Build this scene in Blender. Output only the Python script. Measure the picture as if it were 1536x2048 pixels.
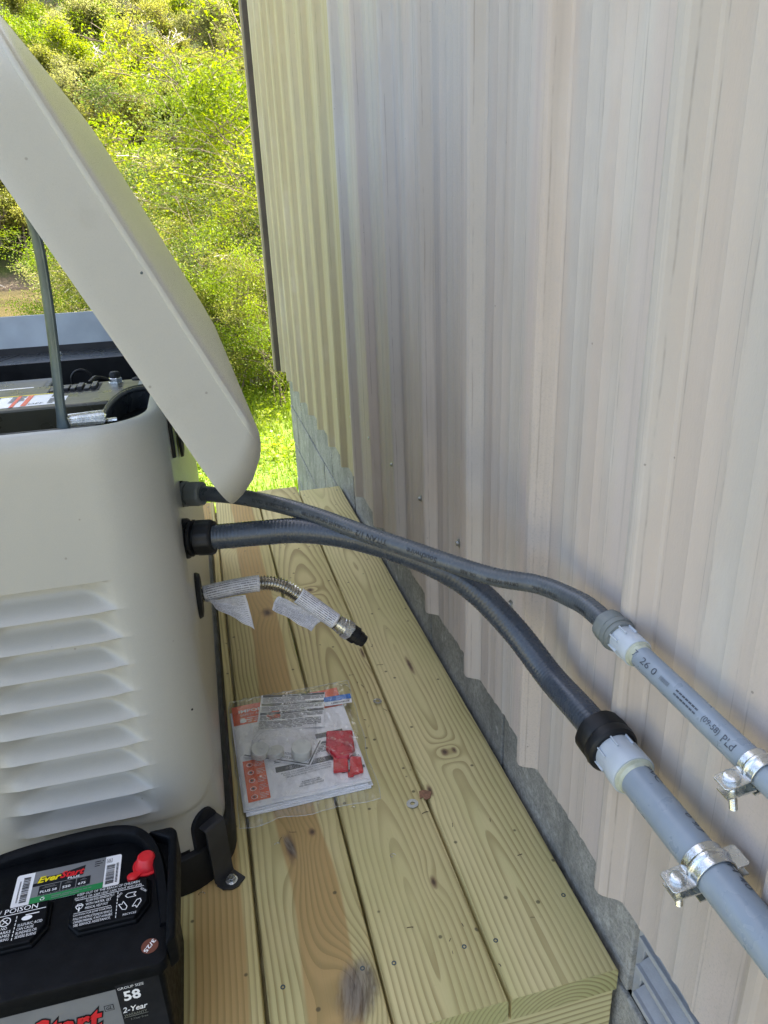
import bpy, bmesh, math, random
from mathutils import Vector, Matrix, noise as mnoise
R_ = math.radians
random.seed(7)
scene = bpy.context.scene
for o in list(bpy.data.objects): bpy.data.objects.remove(o)
# ------------------------------------------------------------------ camera
cam_d = bpy.data.cameras.new('camera'); cam = bpy.data.objects.new('camera', cam_d)
scene.collection.objects.link(cam); scene.camera = cam
AX = ((0.96912928, 0.12766415, -0.21092724), (-0.24339739, 0.35894969, -0.90106206), (-0.03932105, 0.92458477, 0.37894177))
CM = Matrix(AX); CP = Vector((0, 0, .88)); FPX = 1466.
M4 = CM.to_4x4(); M4.translation = CP; cam.matrix_world = M4
cam_d.sensor_fit = 'VERTICAL'; cam_d.sensor_height = 36; cam_d.lens = 36*FPX/2048
cam_d.clip_start = .02; cam_d.clip_end = 3000
# ------------------------------------------------------------------ world, sun, exposure
SUN_EL, SUN_AZ = 50, 72            # azimuth: degrees from +y (along the wall) towards +x (over the building)
w = bpy.data.worlds.new('World'); scene.world = w; w.use_nodes = True
nt = w.node_tree; bg = nt.nodes['Background']; sky = nt.nodes.new('ShaderNodeTexSky')
sky.sky_type = 'NISHITA'; sky.sun_disc = False; sky.sun_elevation = R_(SUN_EL); sky.sun_rotation = R_(SUN_AZ)
sky.dust_density = 6.0; sky.air_density = .7; sky.ozone_density = .3
sm_ = nt.nodes.new('ShaderNodeMix'); sm_.data_type = 'RGBA'; sm_.blend_type = 'MULTIPLY'; sm_.inputs[0].default_value = 1; sm_.inputs[7].default_value = (1, .955, .865, 1)   # hazier, less blue sky
nt.links.new(sky.outputs[0], sm_.inputs[6]); nt.links.new(sm_.outputs[2], bg.inputs[0]); bg.inputs[1].default_value = .15
sd = bpy.data.lights.new('sun', 'SUN'); sun = bpy.data.objects.new('sun', sd); scene.collection.objects.link(sun)
sd.energy = 3.2; sd.angle = R_(.5); sd.color = (1, .95, .86)
sv = Vector((math.sin(R_(SUN_AZ))*math.cos(R_(SUN_EL)), math.cos(R_(SUN_AZ))*math.cos(R_(SUN_EL)), math.sin(R_(SUN_EL))))
sun.rotation_euler = sv.to_track_quat('Z', 'Y').to_euler()
vs = scene.view_settings; vs.view_transform = 'Standard'; vs.look = 'None'; vs.gamma = 1; vs.exposure = 2.84
scene.cycles.max_bounces = 8; scene.cycles.transparent_max_bounces = 16
# ------------------------------------------------------------------ helpers
def ray(px, py): return CM @ Vector((px-768, 1024-py, -FPX))
def onz(px, py, z): d = ray(px, py); return CP + d*((z-CP.z)/d.z)
def ony(px, py, y): d = ray(px, py); return CP + d*((y-CP.y)/d.y)
def onx(px, py, x): d = ray(px, py); return CP + d*((x-CP.x)/d.x)
def ond(px, py, dep): return CP + ray(px, py)*(dep/FPX)
def lin(r, g, b):
    f = lambda c: (c/255/12.92 if c/255 <= .04045 else ((c/255+.055)/1.055)**2.4)
    return (f(r), f(g), f(b))

class Nd:
    """tiny expression builder on shader nodes"""
    def __init__(s, name):
        s.m = bpy.data.materials.new(name); s.m.use_nodes = True; s.t = s.m.node_tree
        s.b = s.t.nodes['Principled BSDF']; s.out = s.t.nodes['Material Output']
    def n(s, typ, **kw):
        x = s.t.nodes.new(typ)
        for k, v in kw.items(): setattr(x, k, v)
        return x
    def put(s, sock, v):
        if isinstance(v, X): s.t.links.new(v.s, sock)
        elif isinstance(v, bpy.types.NodeSocket): s.t.links.new(v, sock)
        elif isinstance(v, (tuple, list)) and sock.type == 'RGBA' and len(v) == 3: sock.default_value = (*v, 1)
        else: sock.default_value = v
    def math(s, op, a, b=0., c=0., clamp=False):
        x = s.n('ShaderNodeMath', operation=op, use_clamp=clamp)
        for i, v in enumerate((a, b, c)): s.put(x.inputs[i], v)
        return X(s, x.outputs[0])
    def pos(s):
        g = s.n('ShaderNodeNewGeometry'); p = s.n('ShaderNodeSeparateXYZ'); s.t.links.new(g.outputs['Position'], p.inputs[0])
        return [X(s, o) for o in p.outputs]
    def obj(s):
        g = s.n('ShaderNodeTexCoord'); p = s.n('ShaderNodeSeparateXYZ'); s.t.links.new(g.outputs['Object'], p.inputs[0])
        return [X(s, o) for o in p.outputs]
    def uv(s):
        g = s.n('ShaderNodeTexCoord'); p = s.n('ShaderNodeSeparateXYZ'); s.t.links.new(g.outputs['UV'], p.inputs[0])
        return [X(s, o) for o in p.outputs]
    def vec(s, x, y, z):
        c = s.n('ShaderNodeCombineXYZ')
        for i, v in enumerate((x, y, z)): s.put(c.inputs[i], v)
        return X(s, c.outputs[0])
    def noise(s, v, scale=1., detail=2., rough=.5):
        x = s.n('ShaderNodeTexNoise'); s.put(x.inputs['Vector'], v); x.inputs['Scale'].default_value = scale
        x.inputs['Detail'].default_value = detail; x.inputs['Roughness'].default_value = rough
        return X(s, x.outputs[0])
    def ss(s, v, a, b, lo=0., hi=1.):
        x = s.n('ShaderNodeMapRange', interpolation_type='SMOOTHSTEP'); s.put(x.inputs[0], v)
        for i, q in enumerate((a, b, lo, hi)): s.put(x.inputs[i+1], q)
        return X(s, x.outputs[0])
    def mix(s, f, a, b):
        x = s.n('ShaderNodeMix', data_type='RGBA'); s.put(x.inputs[0], f); s.put(x.inputs[6], a); s.put(x.inputs[7], b)
        return X(s, x.outputs[2])
    def bump(s, h, dist=.001, st=1.):
        x = s.n('ShaderNodeBump'); s.put(x.inputs['Height'], h); x.inputs['Distance'].default_value = dist; x.inputs['Strength'].default_value = st
        s.t.links.new(x.outputs[0], s.b.inputs['Normal'])
    def set(s, col=None, rough=None, metal=None, spec=None, coat=None):
        for k, v in (('Base Color', col), ('Roughness', rough), ('Metallic', metal), ('Specular IOR Level', spec), ('Coat Weight', coat)):
            if v is not None: s.put(s.b.inputs[k], v)
        return s.m
class X:
    def __init__(s, n, sock): s.n = n; s.s = sock
    def __add__(a, b): return a.n.math('ADD', a, b)
    __radd__ = __add__
    def __sub__(a, b): return a.n.math('SUBTRACT', a, b)
    def __rsub__(a, b): return a.n.math('SUBTRACT', b, a)
    def __mul__(a, b): return a.n.math('MULTIPLY', a, b)
    __rmul__ = __mul__
    def __truediv__(a, b): return a.n.math('DIVIDE', a, b)
    def f(a, op, b=0., c=0.): return a.n.math(op, a, b, c)

def plain(name, col, rough=.5, metal=0., var=.12, scale=30., bump=0., spec=.5, coat=0.):
    k = Nd(name); p = k.vec(*k.obj()); nz = k.noise(p, scale, 4., .6)
    c = k.mix(k.ss(nz, .3, .7), tuple(q*(1-var) for q in col), tuple(min(1, q*(1+var)) for q in col))
    k.set(c, k.ss(k.noise(p, scale*2.3, 3.), .3, .7, max(0, rough-.07), min(1, rough+.07)), metal, spec, coat)
    if bump: k.bump(k.noise(p, scale*12, 3.), bump)
    return k.m

class MB:
    """collects shapes, in world coordinates, for one mesh object"""
    def __init__(s): s.v = []; s.f = []; s.m = []; s.uv = {}
    def add(s, vs, fs, mi=0):
        b = len(s.v); s.v += [Vector(q) for q in vs]
        for q in fs: s.f.append(tuple(b+i for i in q)); s.m.append(mi)
        return s
    def box(s, a, b, mi=0, mat=None):
        x0, y0, z0 = a; x1, y1, z1 = b
        v = [Vector((x, y, z)) for x in (x0, x1) for y in (y0, y1) for z in (z0, z1)]
        if mat: v = [mat @ q for q in v]
        return s.add(v, [(0, 1, 3, 2), (4, 6, 7, 5), (0, 4, 5, 1), (2, 3, 7, 6), (0, 2, 6, 4), (1, 5, 7, 3)], mi)
    def prism(s, pts, d, mi=0):
        """pts: closed polygon (3d), d: thickness vector"""
        n = len(pts); p = [Vector(q) for q in pts]; d = Vector(d)
        fs = [tuple(range(n))[::-1], tuple(range(n, 2*n))] + [(i, (i+1) % n, n+(i+1) % n, n+i) for i in range(n)]
        return s.add(p+[q+d for q in p], fs, mi)
    def quad(s, pts, mi=0): return s.add(pts, [tuple(range(len(pts)))], mi)
    def rings(s, rings, mi=0, caps=True, closed=True):
        n = len(rings[0]); fs = []
        for i in range(len(rings)-1):
            for j in range(n if closed else n-1):
                a = i*n+j; b = i*n+(j+1) % n; fs.append((a, b, b+n, a+n))
        if caps: fs += [tuple(range(n))[::-1], tuple(range((len(rings)-1)*n, len(rings)*n))]
        return s.add([q for r in rings for q in r], fs, mi)
    def tube(s, path, rad, n=12, mi=0, caps=True, squash=None):
        path = [Vector(p) for p in path]; rr = rad if isinstance(rad, (list, tuple)) else [rad]*len(path); fr = frames(path)
        return s.rings([[p + (a*math.cos(2*math.pi*j/n)*(squash or 1) + b*math.sin(2*math.pi*j/n))*r for j in range(n)] for p, r, (t, a, b) in zip(path, rr, fr)], mi, caps)
    def lathe(s, base, axis, prof, n=32, mi=0, hexa=None, phase=0.):
        """prof: list of (distance along axis, radius)"""
        t, a, b = frames([Vector((0, 0, 0)), Vector(axis)])[0]; base = Vector(base)
        return s.rings([[base+t*h+(a*math.cos(phase+2*math.pi*j/n)+b*math.sin(phase+2*math.pi*j/n))*r for j in range(n)] for h, r in prof], mi)
    def build(s, name, mats, parent=None, smooth=True, ang=35, bevel=0., segs=2, subs=0):
        off = parent_loc(parent); me = bpy.data.meshes.new(name)
        me.from_pydata([q-off for q in s.v], [], s.f)
        for m in (mats if isinstance(mats, (list, tuple)) else [mats]): me.materials.append(m)
        me.polygons.foreach_set('material_index', s.m)
        if s.uv:
            u = me.uv_layers.new(name='UVMap')
            for l in me.loops: u.data[l.index].uv = s.uv.get(l.vertex_index, (0, 0))
        me.update()
        if smooth: me.shade_smooth(); me.set_sharp_from_angle(angle=R_(ang))
        o = bpy.data.objects.new(name, me); scene.collection.objects.link(o); o.parent = parent
        if bevel:
            b = o.modifiers.new('bevel', 'BEVEL'); b.width = bevel; b.segments = segs; b.limit_method = 'ANGLE'; b.angle_limit = R_(35); b.harden_normals = False
        return o
def parent_loc(p):
    v = Vector((0, 0, 0))
    while p is not None: v = v+p.location; p = p.parent
    return v
def frames(path):
    out = []; n = len(path); a = None
    for i in range(n):
        t = (path[min(i+1, n-1)]-path[max(i-1, 0)]).normalized()
        if a is None:
            a = t.orthogonal().normalized() if abs(t.z) > .95 else t.cross(Vector((0, 0, 1))).normalized()
        else: a = (a-t*a.dot(t)).normalized()
        out.append((t, a, t.cross(a)))
    return out
def smooth_path(pts, n=40):
    pts = [Vector(p) for p in pts]; P = [pts[0]*2-pts[1]]+pts+[pts[-1]*2-pts[-2]]; out = []; m = len(pts)-1
    for i in range(n+1):
        u = i/n*m; k = min(int(u), m-1); t = u-k; a, b, c, d = P[k:k+4]
        out.append(.5*((2*b)+(c-a)*t+(2*a-5*b+4*c-d)*t*t+(3*b-a-3*c+d)*t**3))
    return out
def resample(path, step):
    out = [path[0].copy()]; acc = 0
    for a, b in zip(path, path[1:]):
        L = (b-a).length; d = step-acc
        while d <= L: out.append(a.lerp(b, d/L)); d += step
        acc = (acc+L) % step if L else acc
        acc = L-(d-step)
    return out
def tag(o, label=None, cat=None, group=None, kind=None):
    for k, v in (('label', label), ('category', cat), ('group', group), ('kind', kind)):
        if v: o[k] = v
    return o
def thing(name, label, cat, loc=(0, 0, 0), group=None):
    o = bpy.data.objects.new(name, None); scene.collection.objects.link(o); o.location = loc; o.empty_display_size = .1
    return tag(o, label, cat, group)
_tc = {}
def text_geo(txt, size=1., shear=0., bold=0.):
    """flat glyph mesh of a string: (verts2d, faces, width, height)"""
    key = (txt, shear, bold)
    if key not in _tc:
        c = bpy.data.curves.new('t', 'FONT'); c.body = txt; c.size = 1; c.shear = shear; c.resolution_u = 2; c.offset = bold
        o = bpy.data.objects.new('t', c); scene.collection.objects.link(o)
        dg = bpy.context.evaluated_depsgraph_get(); me = bpy.data.meshes.new_from_object(o.evaluated_get(dg))
        v = [(q.co.x, q.co.y) for q in me.vertices]; f = [tuple(p.vertices) for p in me.polygons]
        bpy.data.objects.remove(o); bpy.data.meshes.remove(me)
        x0 = min(q[0] for q in v); x1 = max(q[0] for q in v); y0 = min(q[1] for q in v); y1 = max(q[1] for q in v)
        _tc[key] = ([(a-x0, b-y0) for a, b in v], f, x1-x0, y1-y0)
    return _tc[key]
class Label(MB):
    """flat print on a plane: origin + x*ux + y*uy (metres), lifted along the normal"""
    def __init__(s, o, ux, uy):
        super().__init__(); s.o = Vector(o); s.ux = Vector(ux).normalized(); uy = Vector(uy); s.uy = (uy-s.ux*uy.dot(s.ux)).normalized(); s.n = s.ux.cross(s.uy)
    def P(s, x, y, h=0): return s.o+s.ux*x+s.uy*y+s.n*h
    def poly(s, pts, h, mi): s.quad([s.P(x, y, h) for x, y in pts], mi)
    def rect(s, x0, y0, x1, y1, h=.0003, mi=0, r=0.):
        if r:
            pts = []
            for cx, cy, a in ((x1-r, y1-r, 0), (x0+r, y1-r, 90), (x0+r, y0+r, 180), (x1-r, y0+r, 270)):
                pts += [(cx+r*math.cos(R_(a+q*18)), cy+r*math.sin(R_(a+q*18))) for q in range(6)]
            s.poly(pts, h, mi)
        else: s.poly([(x0, y0), (x1, y0), (x1, y1), (x0, y1)], h, mi)
    def line(s, x0, y0, x1, y1, wd, h, mi):
        d = Vector((x1-x0, y1-y0)); n = Vector((-d.y, d.x)).normalized()*wd/2
        s.poly([(x0-n.x, y0-n.y), (x1-n.x, y1-n.y), (x1+n.x, y1+n.y), (x0+n.x, y0+n.y)], h, mi)
    def disc(s, cx, cy, r, h, mi, n=24, ry=None, ang=0.):
        ry = ry or r; ca, sa = math.cos(R_(ang)), math.sin(R_(ang))
        s.poly([(cx+r*math.cos(2*math.pi*i/n)*ca-ry*math.sin(2*math.pi*i/n)*sa, cy+r*math.cos(2*math.pi*i/n)*sa+ry*math.sin(2*math.pi*i/n)*ca) for i in range(n)], h, mi)
    def ring(s, cx, cy, r, wd, h, mi, n=24):
        for i in range(n):
            a, b = 2*math.pi*i/n, 2*math.pi*(i+1)/n
            s.poly([(cx+q*math.cos(t), cy+q*math.sin(t)) for q, t in ((r, a), (r, b), (r-wd, b), (r-wd, a))], h, mi)
    def text(s, txt, x, y, wid, hei, h=.0006, mi=0, shear=0., bold=0., ang=0.):
        v, f, W, H = text_geo(txt, 1, shear, bold); ca, sa = math.cos(R_(ang)), math.sin(R_(ang)); kx, ky = wid/W, hei/H
        s.add([s.P(x+a*kx*ca-b*ky*sa, y+a*kx*sa+b*ky*ca, h) for a, b in v], f, mi)
    def scrawl(s, x0, y0, x1, y1, rows, h=.0006, mi=0, rnd=random, fill=.55, last=.7):
        """rows of tiny broken dashes: print too small to read"""
        ph = (y1-y0)/rows
        for r in range(rows):
            y = y1-ph*(r+.5); x = x0; xe = x1 if r < rows-1 else x0+(x1-x0)*last
            while x < xe:
                l = rnd.uniform(1.2, 5)*ph; l = min(l, xe-x)
                if l > ph*.4: s.rect(x, y-ph*fill/2, x+l, y+ph*fill/2, h, mi)
                x += l+ph*.55
    def bars(s, x0, y0, x1, y1, h, mi, rnd=random, horiz=True):
        t = 0; L = (y1-y0) if horiz else (x1-x0)
        while t < L:
            wd = rnd.choice((.0004, .0006, .0009, .0014))*L/.035; wd = min(wd, L-t)
            if horiz: s.rect(x0, y0+t, x1, y0+t+wd, h, mi)
            else: s.rect(x0+t, y0, x0+t+wd, y1, h, mi)
            t += wd+rnd.choice((.0004, .0006, .001))*L/.035
def tube_text(mb, path, rad, txt, start, height, angle, length=None, flip=False, mi=0, shear=0., lift=.0004):
    """wrap a string along a tube; start/length in metres along the path, angle about the tube"""
    v, f, W, H = text_geo(txt, 1, shear, .004); k = height/H; kx = (length/W) if length else k
    fr = frames(path); cum = [0]
    for a, b in zip(path, path[1:]): cum.append(cum[-1]+(b-a).length)
    out = []
    for a, b in v:
        sx = start+(a*kx)*(-1 if flip else 1); off = -(b*k-height/2)*(-1 if flip else 1)
        i = max(0, min(len(path)-2, next((j for j in range(len(cum)-1) if cum[j+1] >= sx), len(cum)-2))); t = (sx-cum[i])/(cum[i+1]-cum[i])
        p = path[i].lerp(path[i+1], t); A = fr[i][1].lerp(fr[i+1][1], t).normalized(); B = fr[i][2].lerp(fr[i+1][2], t).normalized()
        th = angle+off/rad; out.append(p+(A*math.cos(th)+B*math.sin(th))*(rad+lift))
    mb.add(out, f, mi)

#@@MATERIALS
# ------------------------------------------------------------------ materials
def siding_mat(name, far):
    k = Nd(name); x, y, z = k.pos(); PIT = .222
    wob = k.noise(k.vec(0, y*3, z*.6), 1, 2)*.004+k.noise(k.vec(0, y*55, z*10), 1, 3.)*.0022
    yy = y+wob
    band = k.noise(k.vec(0, yy*11, z*.12), 1, 2., .6); fine = k.noise(k.vec(3, yy*75, z*.9), 1, 3., .7); med = k.noise(k.vec(9, yy*30, z*.35), 1, 3., .6)
    grit = k.noise(k.vec(x, y, z), 420, 4., .75); blot = k.noise(k.vec(0, y*3, z*2), 1, 4., .6)
    ph = ((yy-.543+PIT*40)/PIT).f('FRACT')                  # 0 at a rib
    if far: A, B, D = (.42, .365, .225), (.455, .405, .265), (.22, .215, .14)  # yellow bounce from the sunlit grass is put into the far sheet's colour
    else: A, B, D = (.475, .412, .357), (.445, .41, .368), (.22, .205, .185)
    mot = k.noise(k.vec(x, y*7, z*2.2), 1, 5., .65); c = k.mix(k.ss(band+(med-.5)*.35+(mot-.5)*.25, k.ss(z, .25, 1.0, .46, .34), k.ss(z, .25, 1.0, .74, .60)), A, B); c = k.mix(k.ss(mot, .5, .75)*.3, c, (.62, .60, .56)); c = k.mix(k.ss(mot, .5, .28)*.22, c, (.30, .27, .22))
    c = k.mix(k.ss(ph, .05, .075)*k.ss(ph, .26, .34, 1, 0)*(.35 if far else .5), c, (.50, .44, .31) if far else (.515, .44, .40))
    c = k.mix(k.ss(fine, .56, .78)*k.ss(med, .40, .62)*.55, c, D); c = k.mix(k.ss(k.noise(k.vec(2, yy*16, z*.5), 1, 4., .7), .52, .70)*.34, c, (.27, .235, .20))
    # dark broken lines at the folds of the ribs
    ln = None
    for q, wd in ((.06, .006), (.155, .004), (.34, .005), (.42, .003), (.62, .006), (.66, .003), (.90, .007), (.965, .004)):
        l = k.ss((ph-q).f('ABSOLUTE'), 0, wd, 1, 0); ln = l if ln is None else ln.f('MAXIMUM', l)
    lb = k.noise(k.vec(y*30, y*9, z*9), 1, 4., .8)
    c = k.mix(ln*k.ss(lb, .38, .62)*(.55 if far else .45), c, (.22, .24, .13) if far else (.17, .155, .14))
    # soot-like weathering speckle, heavier in some sheets and low down
    g = k.ss(grit, .5, .72)*k.ss(k.noise(k.vec(5, yy*7, z*.5), 1, 2.), .45, .68)*k.ss(z, 1.0, .3, .4, 1.)
    c = k.mix(g*(.2 if far else .45), c, (.20, .205, .20))
    c = k.mix(k.ss(blot, .55, .75)*k.ss(z, .2, .55, .4, 0.), c, (.33, .27, .2))
    sp = k.n('ShaderNodeTexVoronoi', feature='DISTANCE_TO_EDGE'); vv = k.n('ShaderNodeTexVoronoi'); k.put(vv.inputs['Vector'], k.vec(x, y, z)); vv.inputs['Scale'].default_value = 22
    c = k.mix(k.ss(X(k, vv.outputs['Distance']), .018, .035, .6, 0.), c, (.14, .12, .11))
    k.set(c, k.ss(grit, .3, .7, .6, .8), 0., .3)
    k.bump(k.noise(k.vec(x, y*1.5, z*.5), 260, 3., .6)+fine*.3, .0006, .5)
    return k.m
M = {}
M['siding'] = siding_mat('weathered_siding', False); M['siding_far'] = siding_mat('tan_bounce_siding', True)
M['trim'] = plain('dark_trim', (.075, .062, .052), .45, var=.2, scale=8)
def concrete(name, c1, c2, sc=1.):
    k = Nd(name); p = k.vec(*k.pos()); a = k.noise(p, 9*sc, 5., .7); b = k.noise(p, 160*sc, 4., .7); d = k.noise(p, 45, 3.)
    x, y, z = k.pos(); st = k.noise(k.vec(x, y*22, z*1.5), 1, 3., .6)
    c = k.mix(k.ss(a, .35, .65), c1, c2); c = k.mix(k.ss(b, .35, .7)*.55, c, tuple(q*.45 for q in c1)); c = k.mix(k.ss(st, .55, .75)*.4, c, tuple(q*.5 for q in c1))
    c = k.mix(k.ss(k.noise(p, 16, 4., .7), .6, .72)*.5, c, tuple(min(1, q*1.6) for q in c2))
    k.set(c, .9, 0, .2); k.bump(b+d*.8, .004, .8); return k.m
M['block'] = concrete('concrete_block', (.27, .27, .25), (.42, .412, .38)); M['mortar'] = concrete('mortar', (.10, .10, .095), (.16, .16, .15), 2)
def wood(name, xc, d0, kk, seed, knots=(), heart=None, scars=(), base=(.61, .515, .255), freq=.0095, end=False, amp=.05, xw=.012):
    """sawn pine: growth rings around a pith line that runs under the board"""
    k = Nd(name); x, y, z = k.pos()
    xw_ = (k.noise(k.vec(x*4, y*2.2, seed), 1, 2.)-.5)*(xw*2)
    D = (k.noise(k.vec(seed, y*1.6, 0), 1, 1.)-.5)*(amp*2)+(y*kk+d0)
    xr = x-xc+xw_
    if end: D = z*1.0+d0
    r = (xr*xr+D*D).f('SQRT')
    kd = None
    for (kx, ky, rx, ry, st) in knots:
        dx = (x-kx)/(rx*3.2); dy = (y-ky)/(ry*3.2); q = dx*dx+dy*dy; e = (q*-1.).f('EXPONENT')
        r = r+e*(.020*st)
        dn = ((x-kx)/rx); dm = ((y-ky)/ry); dd = (dn*dn+dm*dm).f('SQRT')+(k.noise(k.vec(x, y, z), 90, 3.)-.5)*.7
        kd = dd if kd is None else kd.f('MINIMUM', dd)
    ph = (r/freq+k.noise(k.vec(x*2, y*1.0, seed), 6, 2.)*.5).f('FRACT')
    late = k.ss(ph, .35, .88)*k.ss(ph, .93, 1.0, 1, 0)
    str_ = k.ss(k.noise(k.vec(x*3, y*1.5, seed+4), 2.5, 3.), .3, .7, .35, 1.)
    fib = k.noise(k.vec(x*320, y*7, z*80), 1, 3., .6); mot = k.noise(k.vec(x*9, y*3, z*9), 1, 4., .6)
    c = k.mix(k.ss(mot, .3, .7), base, (base[0]*.86, base[1]*.9, base[2]*.82))
    if heart:
        hx, hw, hs = heart
        wv = (k.noise(k.vec(seed, y*1.7, 0), 1, 2.)-.5)*.05
        hm = k.ss((x-hx+wv).f('ABSOLUTE'), hw, hw*1.18, 1, 0)
        c = k.mix(hm*hs, c, (.43, .265, .10))
    c = k.mix(late*str_*.78, c, (base[0]*.44, base[1]*.38, base[2]*.28))
    c = k.mix(k.ss(fib, .5, .8)*.18, c, tuple(q*.55 for q in base))
    gr = k.noise(k.vec(x, y, z), 60, 4., .75)
    c = k.mix(k.ss(gr, .64, .78)*.3, c, (.13, .12, .075))
    vv = k.n('ShaderNodeTexVoronoi'); k.put(vv.inputs['Vector'], k.vec(x, y, z)); vv.inputs['Scale'].default_value = 26
    c = k.mix(k.ss(X(k, vv.outputs['Distance']), .05, .1, .75, 0.), c, (.06, .05, .03))
    h = late*-.5+fib*.5
    if kd is not None:
        c = k.mix(k.ss(kd, .55, 1.5, .9, 0.), c, (.20, .125, .065)); c = k.mix(k.ss(kd, .2, .75, .85, 0.), c, (.075, .05, .035))
    for (sx_, sy_, rx, ry, tilt) in scars:
        u_ = (x-sx_)+(y-sy_)*tilt; q = ((u_/rx)*(u_/rx)+((y-sy_)/ry)*((y-sy_)/ry)).f('SQRT')+(k.noise(k.vec(x*30, y*14, seed), 1, 4., .7)-.5)*1.1
        fib2 = k.noise(k.vec(u_*130, y*14, seed), 1, 4., .7); sc = k.mix(k.ss(fib2, .38, .62), (.085, .06, .045), (.25, .215, .165)); sc = k.mix(k.ss(k.noise(k.vec(u_*60, y*20, 3), 1, 3.), .58, .68)*.6, sc, (.42, .42, .36))
        c = k.mix(k.ss(q, .45, 1.25, .85, 0.), c, sc); h = h+k.ss(q, .75, 1.1, 1., 0.)*fib2*2.
    k.set(c, k.ss(late, 0, 1, .72, .6), 0, .3); k.bump(h, .0007, .7)
    return k.m
def metal(name, col=(.62, .64, .63), rough=.28): return plain(name, col, rough, 1., .15, 60, .0002)
M['zinc'] = metal('zinc_plate', (.66, .68, .68), .24); M['steel'] = metal('stainless_steel', (.52, .50, .45), .22); M['galv'] = metal('galvanised', (.45, .47, .47), .42)
def paint(name, col, rough):
    k = Nd(name); p = k.vec(*k.obj()); nz = k.noise(p, 900, 2.); dirt = k.noise(p, 14, 5., .7); sp = k.n('ShaderNodeTexVoronoi'); k.put(sp.inputs['Vector'], p); sp.inputs['Scale'].default_value = 30
    c = k.mix(k.ss(nz, .35, .65)*.4, col, tuple(q*.88 for q in col)); c = k.mix(k.ss(dirt, .55, .8)*.18, c, (.3, .27, .2))
    c = k.mix(k.ss(X(k, sp.outputs['Distance']), .03, .055, .5, 0.), c, (.16, .14, .11))
    k.set(c, k.ss(nz, .3, .7, rough-.06, rough+.06), 0., .5); k.bump(nz, .00012, .6); return k.m
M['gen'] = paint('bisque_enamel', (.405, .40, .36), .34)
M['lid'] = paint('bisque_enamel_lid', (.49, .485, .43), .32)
M['black'] = plain('black_plastic', (.006, .0065, .0075), .42, var=.3, scale=20, bump=.0001, spec=.3)
M['rubber'] = plain('black_rubber', (.008, .009, .010), .55, var=.35, scale=15, bump=.0004, spec=.3)
M['satin'] = plain('satin_black_steel', (.022, .022, .024), .42, var=.2, scale=20)
M['slate'] = plain('dark_grey_sheet', (.035, .042, .05), .3, .4, var=.15, scale=10)
M['bluegrey'] = plain('blue_grey_sheet', (.30, .335, .36), .35, .2, var=.1, scale=8)
M['olive'] = plain('dark_control_panel', (.06, .056, .036), .33, .2, var=.15, scale=10)
M['rod'] = plain('grey_prop_steel', (.07, .095, .105), .38, .5, var=.15, scale=30)
M['conduit'] = plain('grey_conduit_jacket', (.038, .047, .060), .27, var=.1, scale=40)
M['conduit_small'] = plain('grey_small_conduit_jacket', (.062, .072, .080), .32, var=.1, scale=40)
M['connector'] = plain('grey_plastic_fitting', (.14, .155, .15), .45, var=.1, scale=40, bump=.0002)
M['pvc'] = plain('grey_pvc', (.215, .255, .295), .33, var=.06, scale=25)
M['pvc_light'] = plain('light_grey_pvc', (.40, .44, .475), .38, var=.05, scale=25)
M['cement'] = plain('pvc_cement', (.40, .42, .33), .2, var=.15, scale=60)
M['ink'] = plain('black_ink', (.010, .011, .014), .6, var=.2, spec=.2)
M['stamp2'] = plain('dark_stamp_ink', (.006, .007, .010), .5, var=.5, scale=300)
M['stamp'] = plain('faded_stamp_ink', (.055, .065, .085), .5, var=.5, scale=200)
M['white'] = plain('white_print', (.80, .80, .80), .5, var=.03)
M['paper'] = plain('white_paper', (.84, .84, .86), .6, var=.05, scale=20)
M['dkgrey'] = plain('dark_grey_print', (.05, .055, .06), .5, var=.15)
M['silver'] = plain('silver_print', (.19, .195, .20), .4, .0, var=.05)
M['yellow'] = plain('yellow_print', (.80, .66, .01), .45, var=.05); M['redp'] = plain('red_print', (.62, .012, .02), .45, var=.05)
M['green'] = plain('green_print', (.01, .22, .06), .45, var=.05); M['orange'] = plain('orange_print', (.74, .125, .045), .5, var=.06)
M['brown'] = plain('brown_sticker', (.13, .035, .018), .45, var=.1); M['red'] = plain('red_plastic', (.58, .012, .02), .38, var=.12, scale=60)
M['red2'] = plain('dark_red_plastic', (.45, .012, .03), .3, var=.2, scale=40); M['blue'] = plain('blue_print', (.01, .16, .55), .45, var=.05)
M['foam'] = plain('white_foam', (.60, .60, .54), .7, var=.05, scale=80)
M['leafdry'] = plain('dry_leaf', (.24, .12, .065), .7, var=.3, scale=120)
M['vent'] = plain('grey_vent_plastic', (.34, .35, .36), .5, var=.08, scale=40, bump=.0003)
M['battery'] = plain('black_battery_case', (.0028, .0036, .005), .5, var=.3, scale=60, bump=.00015, spec=.12)
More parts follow.
